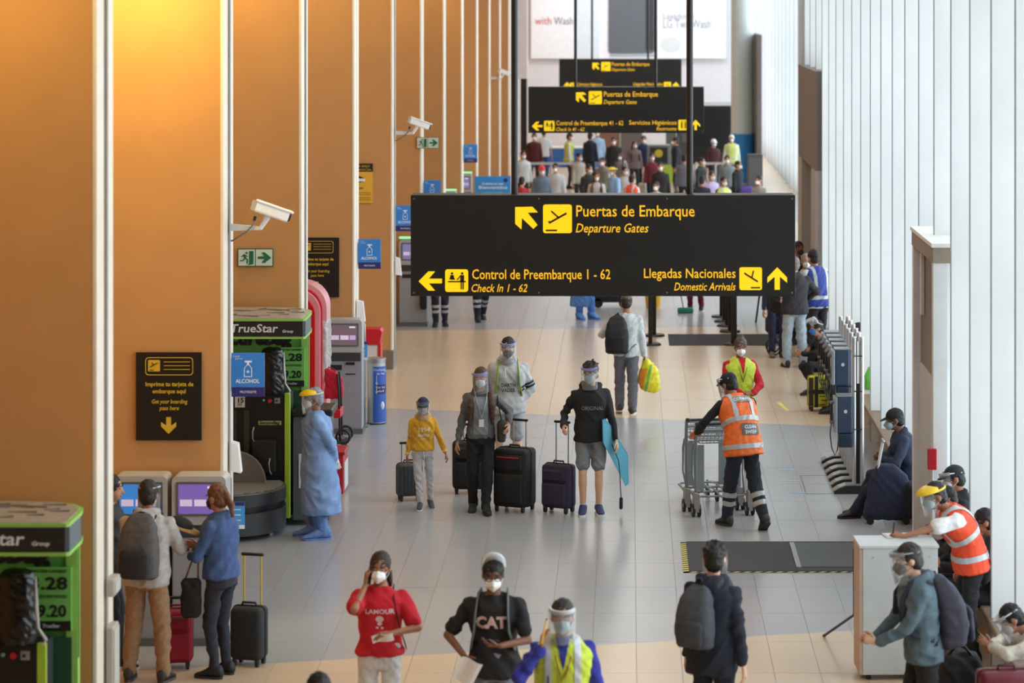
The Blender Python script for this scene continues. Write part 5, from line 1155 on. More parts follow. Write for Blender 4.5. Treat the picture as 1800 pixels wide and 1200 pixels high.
suitcase('black suitcase mostly hidden behind the woman with long hair', fl(826, 866), 0, .40, .25, .62, (30, 30, 33), .8)
P = person('tall youth in light grey hooded top with black sleeve stripes, behind the long-haired woman', 893, 848, 1.77, 4,
           dict(handL=(.12, -.07, .96), handR=(-.13, -.07, .96), elbowL=(.9, .6, 0), elbowR=(-.9, .6, 0), hyaw=-4, hpitch=10, footL=(.13, -.02, .085), footR=(-.11, .08, .085), width=1.05),
           ('hoodie', (184, 186, 188), 1.08), ('shorts', (150, 156, 164)), ((60, 62, 70), (220, 220, 222)), ('short', (22, 18, 18)), 'light', (62, 64, 68), ((150, 150, 216), 0), fine=2)
for tx, z in (('DARTH', 1.17), ('VADER', 1.11)): text_on('lettering', tx, .065, mat((52, 54, 60), .7), P.top, P.topme, P.tt((0, -.1, z)), (0, 1, 0), sx=.8, bold=.001)
for z in (.30, .44): arm_band(P, 1, z, .022, (44, 46, 50)) if False else arm_band(P, 1, z + .35, .026, (44, 46, 50))
MB().cap(P.tt((-.04, -.155, 1.4)), P.tt((-.03, -.175, 1.3)), .004, .004, 5).build('drawstring', WHITEP, P.root)
backpack(P, (52, 60, 46), 'backpack with lime green straps worn by the tall youth in light grey', strapc=(134, 170, 60))
P = person('teenager in a black sweatshirt and grey shorts holding a blue bodyboard', 1038, 903, 1.74, 2,
           dict(handR=(-.31, -.16, 1.03), handL=(.29, -.10, .86), elbowR=(-.35, 1, -.3), elbowL=(.9, .6, 0), footR=(-.085, -.02, .085), footL=(.095, .0, .085), hyaw=-22, hpitch=8, toeR=-6, width=.97),
           ('hoodie', (32, 32, 35), .98), ('shorts', (124, 130, 136)), ((48, 58, 100), (232, 234, 238)), ('tousled', (34, 26, 22)), 'light', (190, 208, 214), ((140, 130, 214), 0), fine=2, specs=True)
text_on('lettering', 'ORIGINAL', .066, mat((150, 152, 156), .7), P.top, P.topme, P.tt((0.02, -.1, 1.215)), (0, 1, 0), sx=.85)
for k in (-1, 1): MB().cap(P.an[k] + V((0, 0, .02)), P.an[k] + V((0, 0, .075)), .042, .04).build('sock', cloth((230, 230, 232)), P.root, 2)
t, M = attach(P, 'bodyboard', 'light blue bodyboard held under the arm of the teenager in black', 'bodyboard', (.30, -.02, .52))
bp = [(1053, 699), (1058, 697), (1067, 708), (1086, 742), (1099, 764), (1101, 817), (1095, 821), (1075, 780), (1054, 737)]; kk = 32.2 / 5000 / P.root.scale.x
q = [((x - 1079) * kk, (788 - y) * kk) for x, y in bp]; vs = [(x, .01 + x * .9 - .03, z) for x, z in q] + [(x - .004, .075 + x * .9 - .03, z) for x, z in q]; n_ = len(q)
MB().add(vs, [tuple(range(n_ - 1, -1, -1)), tuple(range(n_, 2 * n_))] + [(j, (j + 1) % n_, n_ + (j + 1) % n_, n_ + j) for j in range(n_)]).build('board', mat((74, 158, 188), .5), t)
cr_ = MB(); cr_.add([(x * .93, .004 + x * .84 - .026, z * .93) for x, z in q], [tuple(range(n_ - 1, -1, -1))]); cr_.build('deck_print', mat((96, 176, 200), .5), t)
MB().tube([(-.06, -.1, .3), (-.02, -.08, .2), (.02, -.05, .1), (.035, -.04, -.05), (.04, -.05, -.2), (.05, -.03, -.33)], .006, 6).build('leash', BLACKP, t, 2); MB().cap((.05, -.03, -.34), (.048, -.03, -.44), .022, .022).build('leash_cuff', BLACKP, t, 2)
suitcase('dark purple suitcase with tall chrome handle held by the teenager in black', fl(982, 902) + V((0, .08, 0)), -28, .36, .22, .555, (50, 40, 66), 1.02)
P = person('man seen from behind in a light grey shirt and olive cap, carrying a yellow bag', 1101, 727, 1.69, 178,
           dict(handR=(-.27, -.02, .80), handL=(.26, -.18, 1.12), elbowL=(.7, 1, -.2), footR=(-.09, .08, .085), footL=(.10, -.06, .10), fpitchL=10, cap=(112, 104, 88), lean=6, hpitch=16, width=1.02),
           ('long', (196, 202, 204), 1.08), ('pants', (104, 106, 116), 1.25), ((70, 52, 46), (226, 220, 214)), ('short', (44, 34, 30)), 'tan', (230, 230, 230), fine=2)
backpack(P, (40, 40, 44), 'black backpack hanging off one shoulder of the man in the light grey shirt', side=.13, straps=False, s=1.12, drop=.04)
MB().tube([P.tt((.10, .16, 1.3)), P.tt((.12, .08, 1.46)), P.tt((.13, -.03, 1.45)), P.tt((.17, -.10, 1.25)), P.tt((.2, .1, 1.05))], .026, 8, fx=.3).build('shoulder_strap', cloth((34, 34, 38)), P.root, 2)
t, M = attach(P, 'carrier_bag', 'yellow carrier bag with orange and green stripes carried by the man in light grey', 'bag', (-.33, -.02, .42)); m_ = mat((232, 222, 46), .4, 0, 'cloth', .4)
mb = MB(); mb.loft([[(a * math.cos(q_) + dx, b * math.sin(q_), z) for q_ in [i * PI / 10 for i in range(20)]] for z, a, b, dx in ((-.11, .04, .03, -.07), (-.07, .13, .06, -.03), (.05, .155, .09, 0), (.2, .14, .08, 0), (.31, .09, .05, .02), (.37, .03, .025, .03))])
bme = vox(mb, .012, 2, .012, 9, 5, 'bag'); bo = mobj('bag_body', bme, m_, t)
mobj('orange_stripe', patch(bme, [((.16, 0, 0), (1, 0, 0)), ((.085, 0, 0), (-.97, 0, -.25)), ((0, 0, .25), (0, 0, 1))], .003), mat((236, 150, 48), .4, 0, 'cloth', .4), bo); mobj('green_stripe', patch(bme, [((.05, 0, 0), (.97, 0, .2)), ((.01, 0, 0), (-.97, 0, -.2)), ((0, 0, .3), (0, 0, 1))], .003), mat((120, 190, 70), .4, 0, 'cloth', .4), bo)
P = person('woman in a yellow high-visibility vest over a red shirt, facing the camera', 1300, 824, 1.65, 14,
           dict(handR=(-.04, -.24, 1.04), handL=(.10, -.26, 1.02), elbowR=(-1, .6, -.2), elbowL=(1, .6, -.2), hdirL=(-.8, -.3, .1), hdirR=(.8, -.3, .1), palmL=(-.2, .2, -1), palmR=(.2, .2, -1), hpitch=12, hyaw=-10, vopen=(196, 24, 40), vstripe=0, width=.98, chest=.015),
           ('long', (200, 26, 42), 1.0), ('pants', (30, 32, 40), 1.0), ((24, 24, 26), (24, 24, 26)), ('bun', (82, 70, 66)), 'tan', (234, 236, 236), vest=((206, 228, 70), (.92,)), fine=2)
lanyard(P, (52, 76, 60), False, 1.12)
P = person('cleaner in an orange vest and navy cap pushing luggage trolleys', 1300, 926, 1.76, 208,
           dict(pelvis=(0, .06, .95), lean=30, handL=(.33, -.36, 1.02), handR=(-.22, -.46, 1.02), elbowL=(.8, .8, 0), elbowR=(-1, .6, 0), footL=(.10, -.10, .085), footR=(-.13, .32, .13), fpitchR=38, hpitch=22, hyaw=12, cap=(30, 32, 58), width=1.08, palmL=(0, 0, -1), palmR=(0, 0, -1), hdirL=(-.1, -.9, -.2), vest_hem=.80, deep=1.05, vstripe=1),
           ('long', (24, 24, 28), 1.05), ('pants', (38, 42, 58), 1.2), ((56, 58, 52), (40, 42, 40)), ('short', (24, 20, 20)), 'tan', (230, 230, 230), ((236, 236, 236), 0), ((244, 116, 44), (.90, 1.16)), fine=2, gloves=(222, 120, 40))
for k in (-1, 1):
    leg_band(P, k, .32, .055); leg_band(P, k, .56, .055)
T3 = P.T1.to_3x3(); X_, Y_, Z_ = T3 @ V((1, 0, 0)), T3 @ V((0, 1, 0)), T3 @ V((0, 0, 1))
def back_plate(P, z0, z1, hw, c, x0=0):
    a, b = P.tt((0, .1, z0)), P.tt((0, .1, z1)); o_ = P.tt((x0, .1, (z0 + z1) / 2))
    return mobj('back_panel', patch(P.vestme, [(b, Z_), (a, -Z_), (o_ + X_ * hw, X_), (o_ - X_ * hw, -X_), (P.tt((0, .03, 1.2)), -Y_)], .008), mat(c, .5), P.vest)
back_plate(P, 1.0, 1.11, .11, (104, 100, 96), -.03); back_plate(P, 1.34, 1.42, .10, (140, 140, 138))
for tx, z, s_, x in (('CLEAN', 1.062, .05, -.03), ('SWEEP', 1.015, .05, -.03), ('CORMAL', 1.362, .05, 0)): text_on('lettering', tx, s_, WTX, P.vest, P.vestme, P.tt((x, .12, z)), -Y_, bold=.001, off=.012, up=Z_, sx=1.0)
def trolley(label, loc, rz):
    t = thing('luggage_trolley', label, 'trolley', loc, R(rz), 'nested luggage trolleys'); G = mat((150, 156, 160), .35, .6, 'brushed'); GP = mat((150, 160, 166), .45, .2)
    for sx in (-1, 1):
        x = sx * .31; MB().tube([(x, -.02, .14), (x, .0, .5), (x, .0, .95), (x, -.03, 1.03), (x, -.10, 1.06)], .019, 10).build('upright', G, t, 2)
        MB().cap((x, -.08, 1.055), (x, -.15, 1.065), .027, .022).build('grip', DARKP, t, 2)
        MB().tube([(x, .0, .2), (x * .96, .3, .22), (x * .8, .75, .18), (x * .5, .98, .16)], .015, 8).build('side_tube', G, t, 2)
        MB().tube([(x * .93, .02, .78), (x * .95, .18, .80), (x * .95, .26, .70), (x * .95, .26, .42), (x * .9, .12, .24)], .014, 8).build('side_hoop', G, t, 2)
        MB().prism([(x - .035, .06), (x + .035, .06), (x + .028, .26), (x - .028, .28)], -.10, .03).build('wheel_fairing', mat((148, 148, 144), .45), t)
        for dx in (-.034, .034):
            w0 = MB().cyl((x + dx - .012, -.03, .075), (x + dx + .012, -.03, .075), .075, n=22).build('wheel', WHEEL, t, True); MB().cyl((x + dx - .014, -.03, .075), (x + dx + .014, -.03, .075), .03, n=12).build('hub', GP, w0)
        MB().cyl((sx * .12 - .014, .88, .07), (sx * .12 + .014, .88, .07), .07, n=22).build('wheel', WHEEL, t, True); MB().cyl((sx * .12, .88, .07), (sx * .12, .9, .2), .012).build('fork', G, t)
    MB().cyl((-.31, -.01, .97), (.31, -.01, .97), .013).build('cross_bar', G, t)
    MB().cyl((-.31, -.09, 1.055), (.31, -.09, 1.055), .017).build('push_bar', DARKP, t)
    for y in (.12, .42, .72): MB().cyl((-.29 + y * .08, y, .2), (.29 - y * .08, y, .2), .012).build('deck_bar', G, t)
    for x in (-.15, 0, .15): MB().tube([(x, .02, .2), (x, .5, .22), (x * .8, .9, .18)], .009, 6).build('deck_rod', G, t)
    MB().box((-.20, .3, .5), (.10, .012, .52), r=.004).build('rear_plate', GP, t); MB().box((.18, .3, .5), (.10, .012, .52), r=.004).build('rear_plate', GP, t)
    bk = MB().tube([(-.28, .02, .98), (.28, .02, .98), (.28, .24, .98), (-.28, .24, .98)], .007, 6, closed=True).build('basket_rim', G, t)
    MB().tube([(-.25, .04, .82), (.25, .04, .82), (.25, .22, .82), (-.25, .22, .82)], .006, 6, closed=True).build('basket_floor_rim', G, bk)
    for i in range(13):
        x = -.26 + i * .0433; MB().tube([(x, .02, .98), (x, .04, .82), (x, .22, .82), (x, .24, .98)], .0035, 5).build('basket_wire', G, bk)
    for z in (.86, .90, .94): MB().tube([(-.27, .025, z), (.27, .025, z), (.27, .235, z), (-.27, .235, z)], .0035, 5, closed=True).build('basket_wire', G, bk)
    pl = MB().box((.12, -.02, .93), (.16, .012, .13), r=.004).build('advert_plate', mat((206, 206, 214), .4), t); text_obj('lettering', 'P', .1, NAV, pl, TR(.09, -.03, .895), bold=.002)
    return t
tc = fl(1262, 905)
trolley('front luggage trolley, nearest the camera, with the cleaner holding its grips', tc + V((.05, -.02, 0)), 10); trolley('rear luggage trolley nested into the front one', tc + V((-.05, .30, 0)), 10)

# ---------------------------------------------------------------- foreground
P = person('woman in a red t-shirt and white trousers holding a phone to her ear', 668, 1352, 1.67, 4,
           dict(handR=(-.115, -.10, 1.49), elbowR=(-.4, -1, -.7), hdirR=(.1, .1, 1), palmR=(1, .3, 0), curlR=50, handL=(.10, -.28, 1.15), elbowL=(1, .3, -.4), hdirL=(-1, -.3, 0), palmL=(0, .3, -1), hpitch=6, hyaw=-8, htilt=5, top_hem=.93, chest=.022, width=.97, flare=.25, footR=(-.1, .0, .085), footL=(.1, -.15, .085), pony=.05),
           ('tee', (196, 22, 42), 1.1), ('leggings', (212, 210, 212)), ((220, 220, 220), (200, 200, 200)), ('pony', (50, 36, 30)), 'tan', (240, 240, 240), fine=2)
text_on('lettering', 'LAMOUR', .052, mat((222, 200, 204), .7), P.top, P.topme, P.tt((0, -.1, 1.285)), (0, 1, 0), sx=1.1, bold=.001)
for (x, z, r_) in ((0, 1.235, .03), (0, 1.195, .017), (-.02, 1.165, .01), (.02, 1.16, .01)):
    pm = MB().prism([(x + r_ * 1.1 * math.cos(i * PI / 8), z + r_ * .9 * math.sin(i * PI / 8)) for i in range(16)], -.01, 0).mesh('p'); bv = BVHTree.FromPolygons([v.co for v in P.topme.vertices], [p.vertices for p in P.topme.polygons])
    for v in pm.vertices: h_ = bv.ray_cast(V((v.co.x, -.6, v.co.z)), V((0, 1, 0))); v.co.y = (h_[0].y if h_[0] else 0) - .004
    mobj('shirt_print', pm, mat((222, 196, 200), .7), P.top)
MB().tube([P.tt((.10, .10, 1.40)), P.tt((.11, .02, 1.475)), P.tt((.11, -.10, 1.40)), P.tt((.15, -.14, 1.2)), P.tt((.2, -.06, 1.02)), P.tt((.21, .06, .95))], .013, 6, fx=.4).build('bag_strap', cloth((30, 26, 28)), P.root, 2)
phone_in(P, -1, 'black phone held to the ear of the woman in red'); sheet(P, 1, 'crumpled white papers in the hand of the woman in red', .17, .07, -12)
P = person('man in a black CAT t-shirt with a raised clear shield, looking at his phone', 868, 1376, 1.70, -4,
           dict(handR=(-.20, -.20, 1.02), elbowR=(-1, .4, -.2), handL=(.09, -.30, 1.13), elbowL=(1, .5, -.4), hdirL=(-1, -.2, .1), palmL=(0, .4, 1), hpitch=14, hyaw=8, width=1.06, flare=.25, footR=(-.1, -.1, .085)),
           ('tee', (26, 25, 27), 1.0), ('pants', (120, 124, 134), 1.1), ((40, 40, 44), (60, 60, 60)), ('short', (20, 16, 16)), 'dark', (238, 238, 236), ((214, 216, 218), 78, .45), fine=2, specs=True)
text_on('lettering', 'CAT', .12, mat((212, 176, 172), .7), P.top, P.topme, P.tt((-.005, -.1, 1.235)), (0, 1, 0), bold=.006, sx=1.0)
backpack(P, (84, 88, 88), 'grey backpack worn by the man in the black t-shirt', strapc=(92, 98, 98)); phone_in(P, 1, 'phone held at chest height by the man in the black t-shirt'); sheet(P, -1, 'white sheet held low by the man in the black t-shirt', .17, .23, 25)
P = person('man in a lime vest and royal blue sleeves raising one hand to his face shield', 988, 1475, 1.69, 4,
           dict(handR=(-.16, -.22, 1.43), elbowR=(-1, .2, -1.3), hdirR=(.1, -.1, 1), palmR=(1, 0, .2), handL=(.32, 0, .82), hyaw=-6, hpitch=6, vopen=(44, 50, 140), width=1.05),
           ('long', (46, 52, 150), 1.05), ('pants', (40, 44, 70), 1.0), ((30, 30, 30), (30, 30, 30)), ('short', (40, 36, 36)), 'tan', (176, 208, 214), ((226, 230, 232), 0), ((196, 214, 60), (.95, 1.1)), fine=2)
lanyard(P, (170, 50, 60), True, 1.10); 
t, M = attach(P, 'pen', 'yellow pen held beside the face by the man in the lime vest', 'pen', P.wr[-1] + V((0, -.04, .05))); MB().cyl((0, 0, 0), (.035, -.02, .17), .007).build('barrel', mat((236, 190, 70), .4), t); MB().cyl((.035, -.02, .17), (.038, -.021, .185), .004).build('tip', BLACKP, t)
t, M = attach(P, 'radio', 'black radio clipped to the lime vest', 'radio', P.tt((-.13, -.19, 1.12))); MB().box((0, 0, 0), (.06, .035, .1), r=.012).build('case', BLACKP, t); MB().cyl((.02, 0, .05), (.02, 0, .12), .006).build('aerial', BLACKP, t)
P = person('dark-haired person whose head just enters the bottom edge of the frame', 560, 1625, 1.61, 10, dict(), ('tee', (60, 60, 66)), ('pants', (40, 42, 50)), hair=('short', (24, 20, 20)), fine=1)
P = person('dark-haired man in a navy hooded coat seen from behind, looking right, grey backpack', 1252, 1352, 1.73, 152,
           dict(handR=(-.28, .02, .82), handL=(.25, -.06, .80), hyaw=22, hpitch=4, hem=.96, width=1.04, top_hem=.74, face=1),
           ('hoodie', (30, 34, 50), 1.05), ('pants', (30, 34, 48), 1.1), ((30, 30, 32), (60, 60, 60)), ('curly', (26, 20, 18)), 'light', (226, 226, 226), ((40, 36, 36), 0), fine=2)
backpack(P, (70, 72, 80), 'grey backpack on the back of the man in the navy coat', c2=(60, 61, 66), s=.98, side=.04)
P = person('man in a slate blue hooded top facing left beside the white lectern, dark backpack', 1622, 1352, 1.74, -84,
           dict(lean=10, handL=(.06, -.36, 1.0), handR=(-.08, -.38, 1.0), elbowL=(.8, 1, -.3), elbowR=(-.8, 1, -.3), hdirL=(-.3, -.9, .15), hdirR=(.3, -.9, .1), curlL=60, curlR=60, hpitch=14, width=1.0, footL=(.1, .1, .085), footR=(-.1, -.15, .085)),
           ('hoodie', (88, 108, 120), 1.02), ('pants', (26, 26, 30), 1.1), ((30, 30, 30), (50, 50, 50)), ('short', (44, 36, 32)), 'light', (28, 28, 30), ((150, 154, 158), 0), fine=2)
backpack(P, (62, 62, 76), 'dark violet-grey backpack worn by the man in slate blue', s=1.12)
P = person('man at the kiosk in a light grey hooded top and tan trousers, white headband', 258, 1197, 1.73, 172,
           dict(handL=(.14, -.38, 1.12), handR=(-.20, -.36, 1.12), hyaw=8, hpitch=12, footL=(.16, 0, .085), footR=(-.16, .02, .085), width=1.08, hem=.97),
           ('hoodie', (176, 172, 168), 1.08), ('pants', (150, 118, 88), 1.2), ((50, 46, 44), (80, 78, 76)), ('short', (34, 26, 24)), 'tan', (230, 230, 230), ((214, 214, 212), 0), fine=2)
backpack(P, (84, 82, 82), 'smooth grey and black backpack on the man in tan trousers', c2=(40, 42, 46), s=1.15)
P = person('woman in a denim jacket and tight dark jeans turned towards the kiosk', 388, 1188, 1.67, -115,
           dict(handL=(.06, -.28, 1.08), handR=(-.10, -.30, 1.14), elbowL=(1, .8, -.3), hyaw=-10, hpitch=10, hem=.97, top_hem=.90, width=.96, pony=-.02),
           ('jacket', (62, 88, 134), 1.0), ('leggings', (38, 42, 54)), ((30, 30, 34), (40, 40, 44)), ('pony', (112, 74, 50)), 'mid', (34, 32, 36), fine=2)
suitcase('crimson suitcase between the two people at the kiosks', fl(305, 1178) + V((0, .1, 0)), 10, .30, .22, .52, (150, 20, 44), .60)
suitcase('black suitcase with tall yellow handle right of the woman in denim', fl(438, 1168), -14, .30, .22, .52, (36, 37, 40), .96, hc=(206, 178, 50), pocket=False)
t = thing('tote_bag', 'black tote bag hanging from the arm of the woman in denim', 'bag', at(336, 1030, 24.6)); mb = MB(); mb.box((0, 0, -.1), (.17, .12, .34), r=.04); mobj('bag_body', vox(mb, .012, 2, .006, 9, 1), cloth((24, 24, 27)), t); MB().tube([(-.05, 0, .06), (0, 0, .2), (.08, .02, .38), (.06, 0, .2), (.06, 0, .06)], .009, 6).build('bag_strap', cloth((120, 84, 60)), t, 2)
P.root
t = thing('sun_hat', 'straw-brimmed dark hat on the shoulder bag between the two people at the kiosks', 'hat', at(322, 928, 24.65)); MB().loft([[(r_ * math.cos(a) * 1, r_ * .7 * math.sin(a), z) for a in [i * PI / 12 for i in range(24)]] for r_, z in ((.17, 0), (.17, .012), (.1, .02))], RY(R(22))).build('brim', mat((176, 134, 84), .8, 0, 'grain'), t, 2); MB().ell((-.03, 0, .03), (.11, .09, .06), RY(R(22))).build('crown', mat((30, 28, 28), .8), t, 2)
P = person('person mostly hidden behind the nearest fin, only a dark shoe showing', 190, 1172, 1.7, 90, dict(footL=(.1, -.05, .085), footR=(-.06, -.1, .085)), ('long', (60, 60, 64)), ('pants', (40, 42, 50)), ((30, 30, 34), (226, 226, 226)), fine=1)
# ---------------------------------------------------------------- seated along the window wall
def seated(label, X, Y, h, top, bottom, pose={}, **kw):
    p = dict(pelvis=(0, 0, .53), footL=(.12, -.47, .085), footR=(-.10, -.43, .085), handL=(.09, -.32, .68), handR=(-.09, -.34, .68), elbowL=(1, .8, 0), elbowR=(-1, .8, 0), lean=14, hpitch=14); p.update(pose)
    return person(label, 0, 0, h, kw.pop('head', -90), p, top, bottom, at3=(X, Y, 0), **kw)
seated('seated man in navy jacket and cap looking at his hands, beside the big navy bag', 3.18, 32.25, 1.72, ('jacket', (40, 50, 76), 1.1), ('pants', (34, 38, 58), 1.15), dict(pelvis=(0, 0, .47), cap=(30, 30, 36), lean=16, footL=(.10, -.64, .085), footR=(-.12, -.56, .085)), shoes=((54, 46, 40), (40, 36, 34)), mask=(170, 200, 208), skin='dark', fine=1)
seated('seated man in a dark cap and raised white shield, under the red alarm box', 3.30, 27.9, 1.72, ('jacket', (30, 30, 34), 1.05), ('pants', (30, 32, 40)), dict(cap=(34, 38, 42), lean=10), mask=(232, 232, 232), shield=((226, 228, 230), 0), skin='tan', fine=1)
seated('seated young man with dark hair and clear shield, behind the yellow visor', 3.18, 27.05, 1.66, ('long', (34, 34, 38)), ('pants', (30, 32, 40)), dict(lean=16), mask=(226, 222, 220), shield=((60, 60, 64), 0), skin='tan', fine=1)
seated('seated person with patterned mask behind the man in the orange vest', 3.2, 26.4, 1.64, ('long', (28, 30, 36)), ('pants', (30, 32, 40)), dict(lean=24, hpitch=24), mask=(190, 160, 164), skin='mid', fine=1)
seated('person in black seated at the far right behind the orange vest', 3.34, 25.75, 1.68, ('hoodie', (26, 28, 36)), ('pants', (26, 28, 34)), dict(lean=12), hair=('short', (20, 18, 18)), skin='tan', fine=1)
P = seated('boy in a cream jacket bent over his phone in the lower right corner', 3.36, 22.35, 1.62, ('jacket', (216, 208, 194), 1.1), ('pants', (50, 52, 66)), dict(lean=38, hpitch=38, handL=(.04, -.55, .86), handR=(-.10, -.54, .84), hdirL=(-.2, -.8, .5), footL=(.12, -.35, .085)), mask=(222, 214, 214), shield=((230, 232, 234), 0), hair=('short', (24, 20, 20)), skin='mid', fine=2)
phone_in(P, 1, 'phone held by the boy in the cream jacket')
P = person('man in a white shirt and orange vest with yellow visor writing on the lectern', 0, 0, 1.70, -78,
           dict(lean=34, handL=(.22, -.76, 1.20), elbowL=(1, .3, .2), hdirL=(-.3, -.9, .15), palmL=(-.4, .2, -.8), curlL=60, handR=(-.12, -.42, 1.14), elbowR=(-.8, .6, -.6), hpitch=18, hyaw=4, visor=(244, 204, 50), width=1.06, vest_hem=.84),
           ('tee', (232, 232, 234), 1.12), ('pants', (26, 26, 30), 1.1), ((26, 26, 28), (26, 26, 28)), ('short', (26, 22, 22)), 'tan', (180, 206, 214), ((240, 210, 60), 0), ((240, 76, 36), (.98, 1.18)), at3=(3.02, 25.2, 0), fine=2)
T3 = P.T1.to_3x3(); Z_ = T3 @ V((0, 0, 1)); Y_ = T3 @ V((0, 1, 0)); X_ = T3 @ V((1, 0, 0))
back_plate(P, 1.04, 1.13, .11, (30, 28, 28)); text_on('lettering', 'LAP', .06, WTX, P.vest, P.vestme, P.tt((0, .12, 1.065)), -Y_, bold=.001, off=.012, up=Z_)
t, M = attach(P, 'pen', 'dark pen in the hand of the man writing on the lectern', 'pen', P.wr[1] + P.hd[1] * .09); MB().cyl((0, -.02, -.03), (0, .0, .11), .006).build('barrel', BLACKP, t); MB().cyl((0, -.02, -.03), (0, -.022, -.04), .003).build('tip', CHROME, t)
t = thing('clipboard', 'pale clipboard on the lectern under the writing hand', 'clipboard', (2.40, 24.95, 1.167), R(8)); MB().b2((-.16, -.1, 0), (.12, .12, .006)).build('board', mat((190, 196, 200), .5), t); MB().b2((-.14, -.09, .006), (.10, .10, .009)).build('paper', mat((226, 226, 222), .6), t); MB().b2((.09, -.04, .006), (.12, .06, .02)).build('clip', CHROME, t)
suitcase('maroon suitcase in the lower right corner in front of the boy in cream', (2.86, 21.55, 0), 8, .44, .26, .80, (106, 22, 40), 0, hard=True)
t = thing('duffel_bag', 'black bag on the floor left of the maroon suitcase', 'bag', (2.62, 22.6, 0)); mb = MB(); mb.box((0, 0, .35), (.36, .4, .7), r=.12); mobj('bag_body', vox(mb, .02, 2, .015, 6, 2), cloth((30, 30, 36)), t); MB().tube([(-.1, -.1, .68), (0, -.1, .8), (.1, -.1, .68)], .014, 6).build('bag_strap', BLACKP, t, 2)
# big navy wheeled bag
t = thing('travel_bag', 'large navy wheeled travel bag with white handle in front of the seated man', 'suitcase', fl(1563, 919)); mb = MB(); rg = []
for z, x0, x1, d_ in ((.05, -.28, .24, .10), (.12, -.30, .27, .12), (.35, -.24, .26, .12), (.54, -.20, .20, .11), (.66, -.12, .06, .08)): rg.append([((x0 + x1) / 2 + (x1 - x0) / 2 * math.copysign(abs(math.cos(a)) ** .7, math.cos(a)), d_ * math.copysign(abs(math.sin(a)) ** .7, math.sin(a)), z) for a in [i * PI / 10 for i in range(20)]])
mb.loft(rg); mobj('bag_body', vox(mb, .014, 2, .007, 5, 3), cloth((40, 46, 72)), t)
for y in (-.05, .05): MB().cyl((-.14, y, .55), (-.07, y, .92), .011).build('handle_tube', WHITEP, t)
MB().cap((-.07, -.07, .925), (-.07, .07, .925), .018).build('handle_grip', CHROME, t, 2); mb = MB(); mb.box((.24, -.02, .27), (.12, .26, .4), r=.04); mobj('side_pocket', vox(mb, .016, 2, .008, 7, 1), cloth((30, 32, 40)), t)
for x in (-.22, .18):
    for y in (-.1, .1): MB().cyl((x, y - .015, .04), (x, y + .015, .04), .04, n=16).build('wheel', WHEEL, t)
P = seated('seated person in black with blue mask and raised white shield, left of the telephones', 2.98, 42.3, 1.62, ('long', (30, 30, 34)), ('pants', (30, 30, 36)), dict(pelvis=(0, 0, .42), lean=22, hpitch=6, handL=(.08, -.50, .66), footL=(.1, -.36, .085), footR=(-.1, -.2, .085)), mask=(50, 110, 190), shield=((236, 236, 236), 72, .6), skin='mid', fine=1, head=-70)
t = thing('footstool_bag', 'black bag under the seated person with the blue mask', 'bag', (3.02, 42.35, 0)); MB().box((0, 0, .15), (.34, .36, .28), r=.05).build('bag_body', cloth((28, 28, 32)), t, True); MB().tube([(-.08, 0, .28), (0, -.2, .26), (.08, 0, .28)], .01).build('bag_strap', BLACKP, t)
P = suitcase('yellow and black printed suitcase left of the row of telephones', fl(1437, 721), 6, .28, .22, .50, (196, 190, 40), .0, pocket=False)
MB().b2((-.06, -.118, .06), (-.01, -.108, .5)).build('luggage_strap', BLACKP, P); MB().b2((-.15, -.12, .25), (.12, -.109, .31)).build('luggage_strap', BLACKP, P); MB().b2((-.145, -.116, .08), (-.08, -.109, .48)).build('black_print', mat((40, 38, 30), .6), P)
for i in range(7): MB().b2((.01 + .02 * (i % 2), -.114, .09 + i * .058), (.09 + .02 * (i % 2), -.109, .105 + i * .058)).build('printed_stroke', mat((70, 66, 30), .6), P)
seated('seated person in black hood and black mask behind the row of telephones', 3.32, 40.3, 1.68, ('jacket', (30, 30, 34)), ('pants', (30, 30, 36)), dict(lean=6, hpitch=14), hair=('short', (34, 34, 38)), mask=(28, 28, 30), skin='light', fine=1)
t = thing('green_backpack', 'bright green backpack on the bench behind the telephones', 'backpack', (3.34, 39.3, .42)); mb = MB(); mb.ell((0, 0, .24), (.16, .13, .25)); mobj('bag_body', vox(mb, .015, 2, .006, 8, 1), cloth((98, 190, 70)), t); MB().box((0, -.12, .14), (.16, .05, .16), r=.02).build('front_pocket', cloth((86, 170, 60)), t)
# ---------------------------------------------------------------- people under and beside the large sign
C_ = lambda P, ks=(-1, 1): [leg_band(P, k, t_, .05) for k in ks for t_ in (.28, .52)]
P = person('worker in navy with reflective shin bands, left one of two behind the large sign', 773, 573, 1.72, 8, dict(footR=(-.08, -.05, .085), footL=(.09, .06, .085), handR=(-.3, 0, .8)), ('long', (34, 36, 50)), ('pants', (34, 36, 50), 1.1), hair=('cap', HAIRB), mask=(230, 230, 230), fine=1); C_(P)
t, M = attach(P, 'holdall', 'black holdall carried by the left worker behind the large sign', 'bag', (-.3, 0, .3)); MB().box((0, 0, .16), (.12, .3, .28), r=.04).build('bag_body', cloth((24, 24, 28)), t, True); MB().tube([(0, -.06, .3), (0, 0, .46), (0, .06, .3)], .01).build('bag_strap', BLACKP, t)
P = person('worker in navy with reflective shin bands, right one of two behind the large sign', 845, 564, 1.74, 20, dict(footR=(-.1, -.12, .085), footL=(.1, .22, .13), fpitchL=35, lean=6), ('long', (34, 36, 50)), ('pants', (34, 36, 50), 1.2), hair=('cap', HAIRB), mask=(230, 230, 230), fine=1); C_(P)
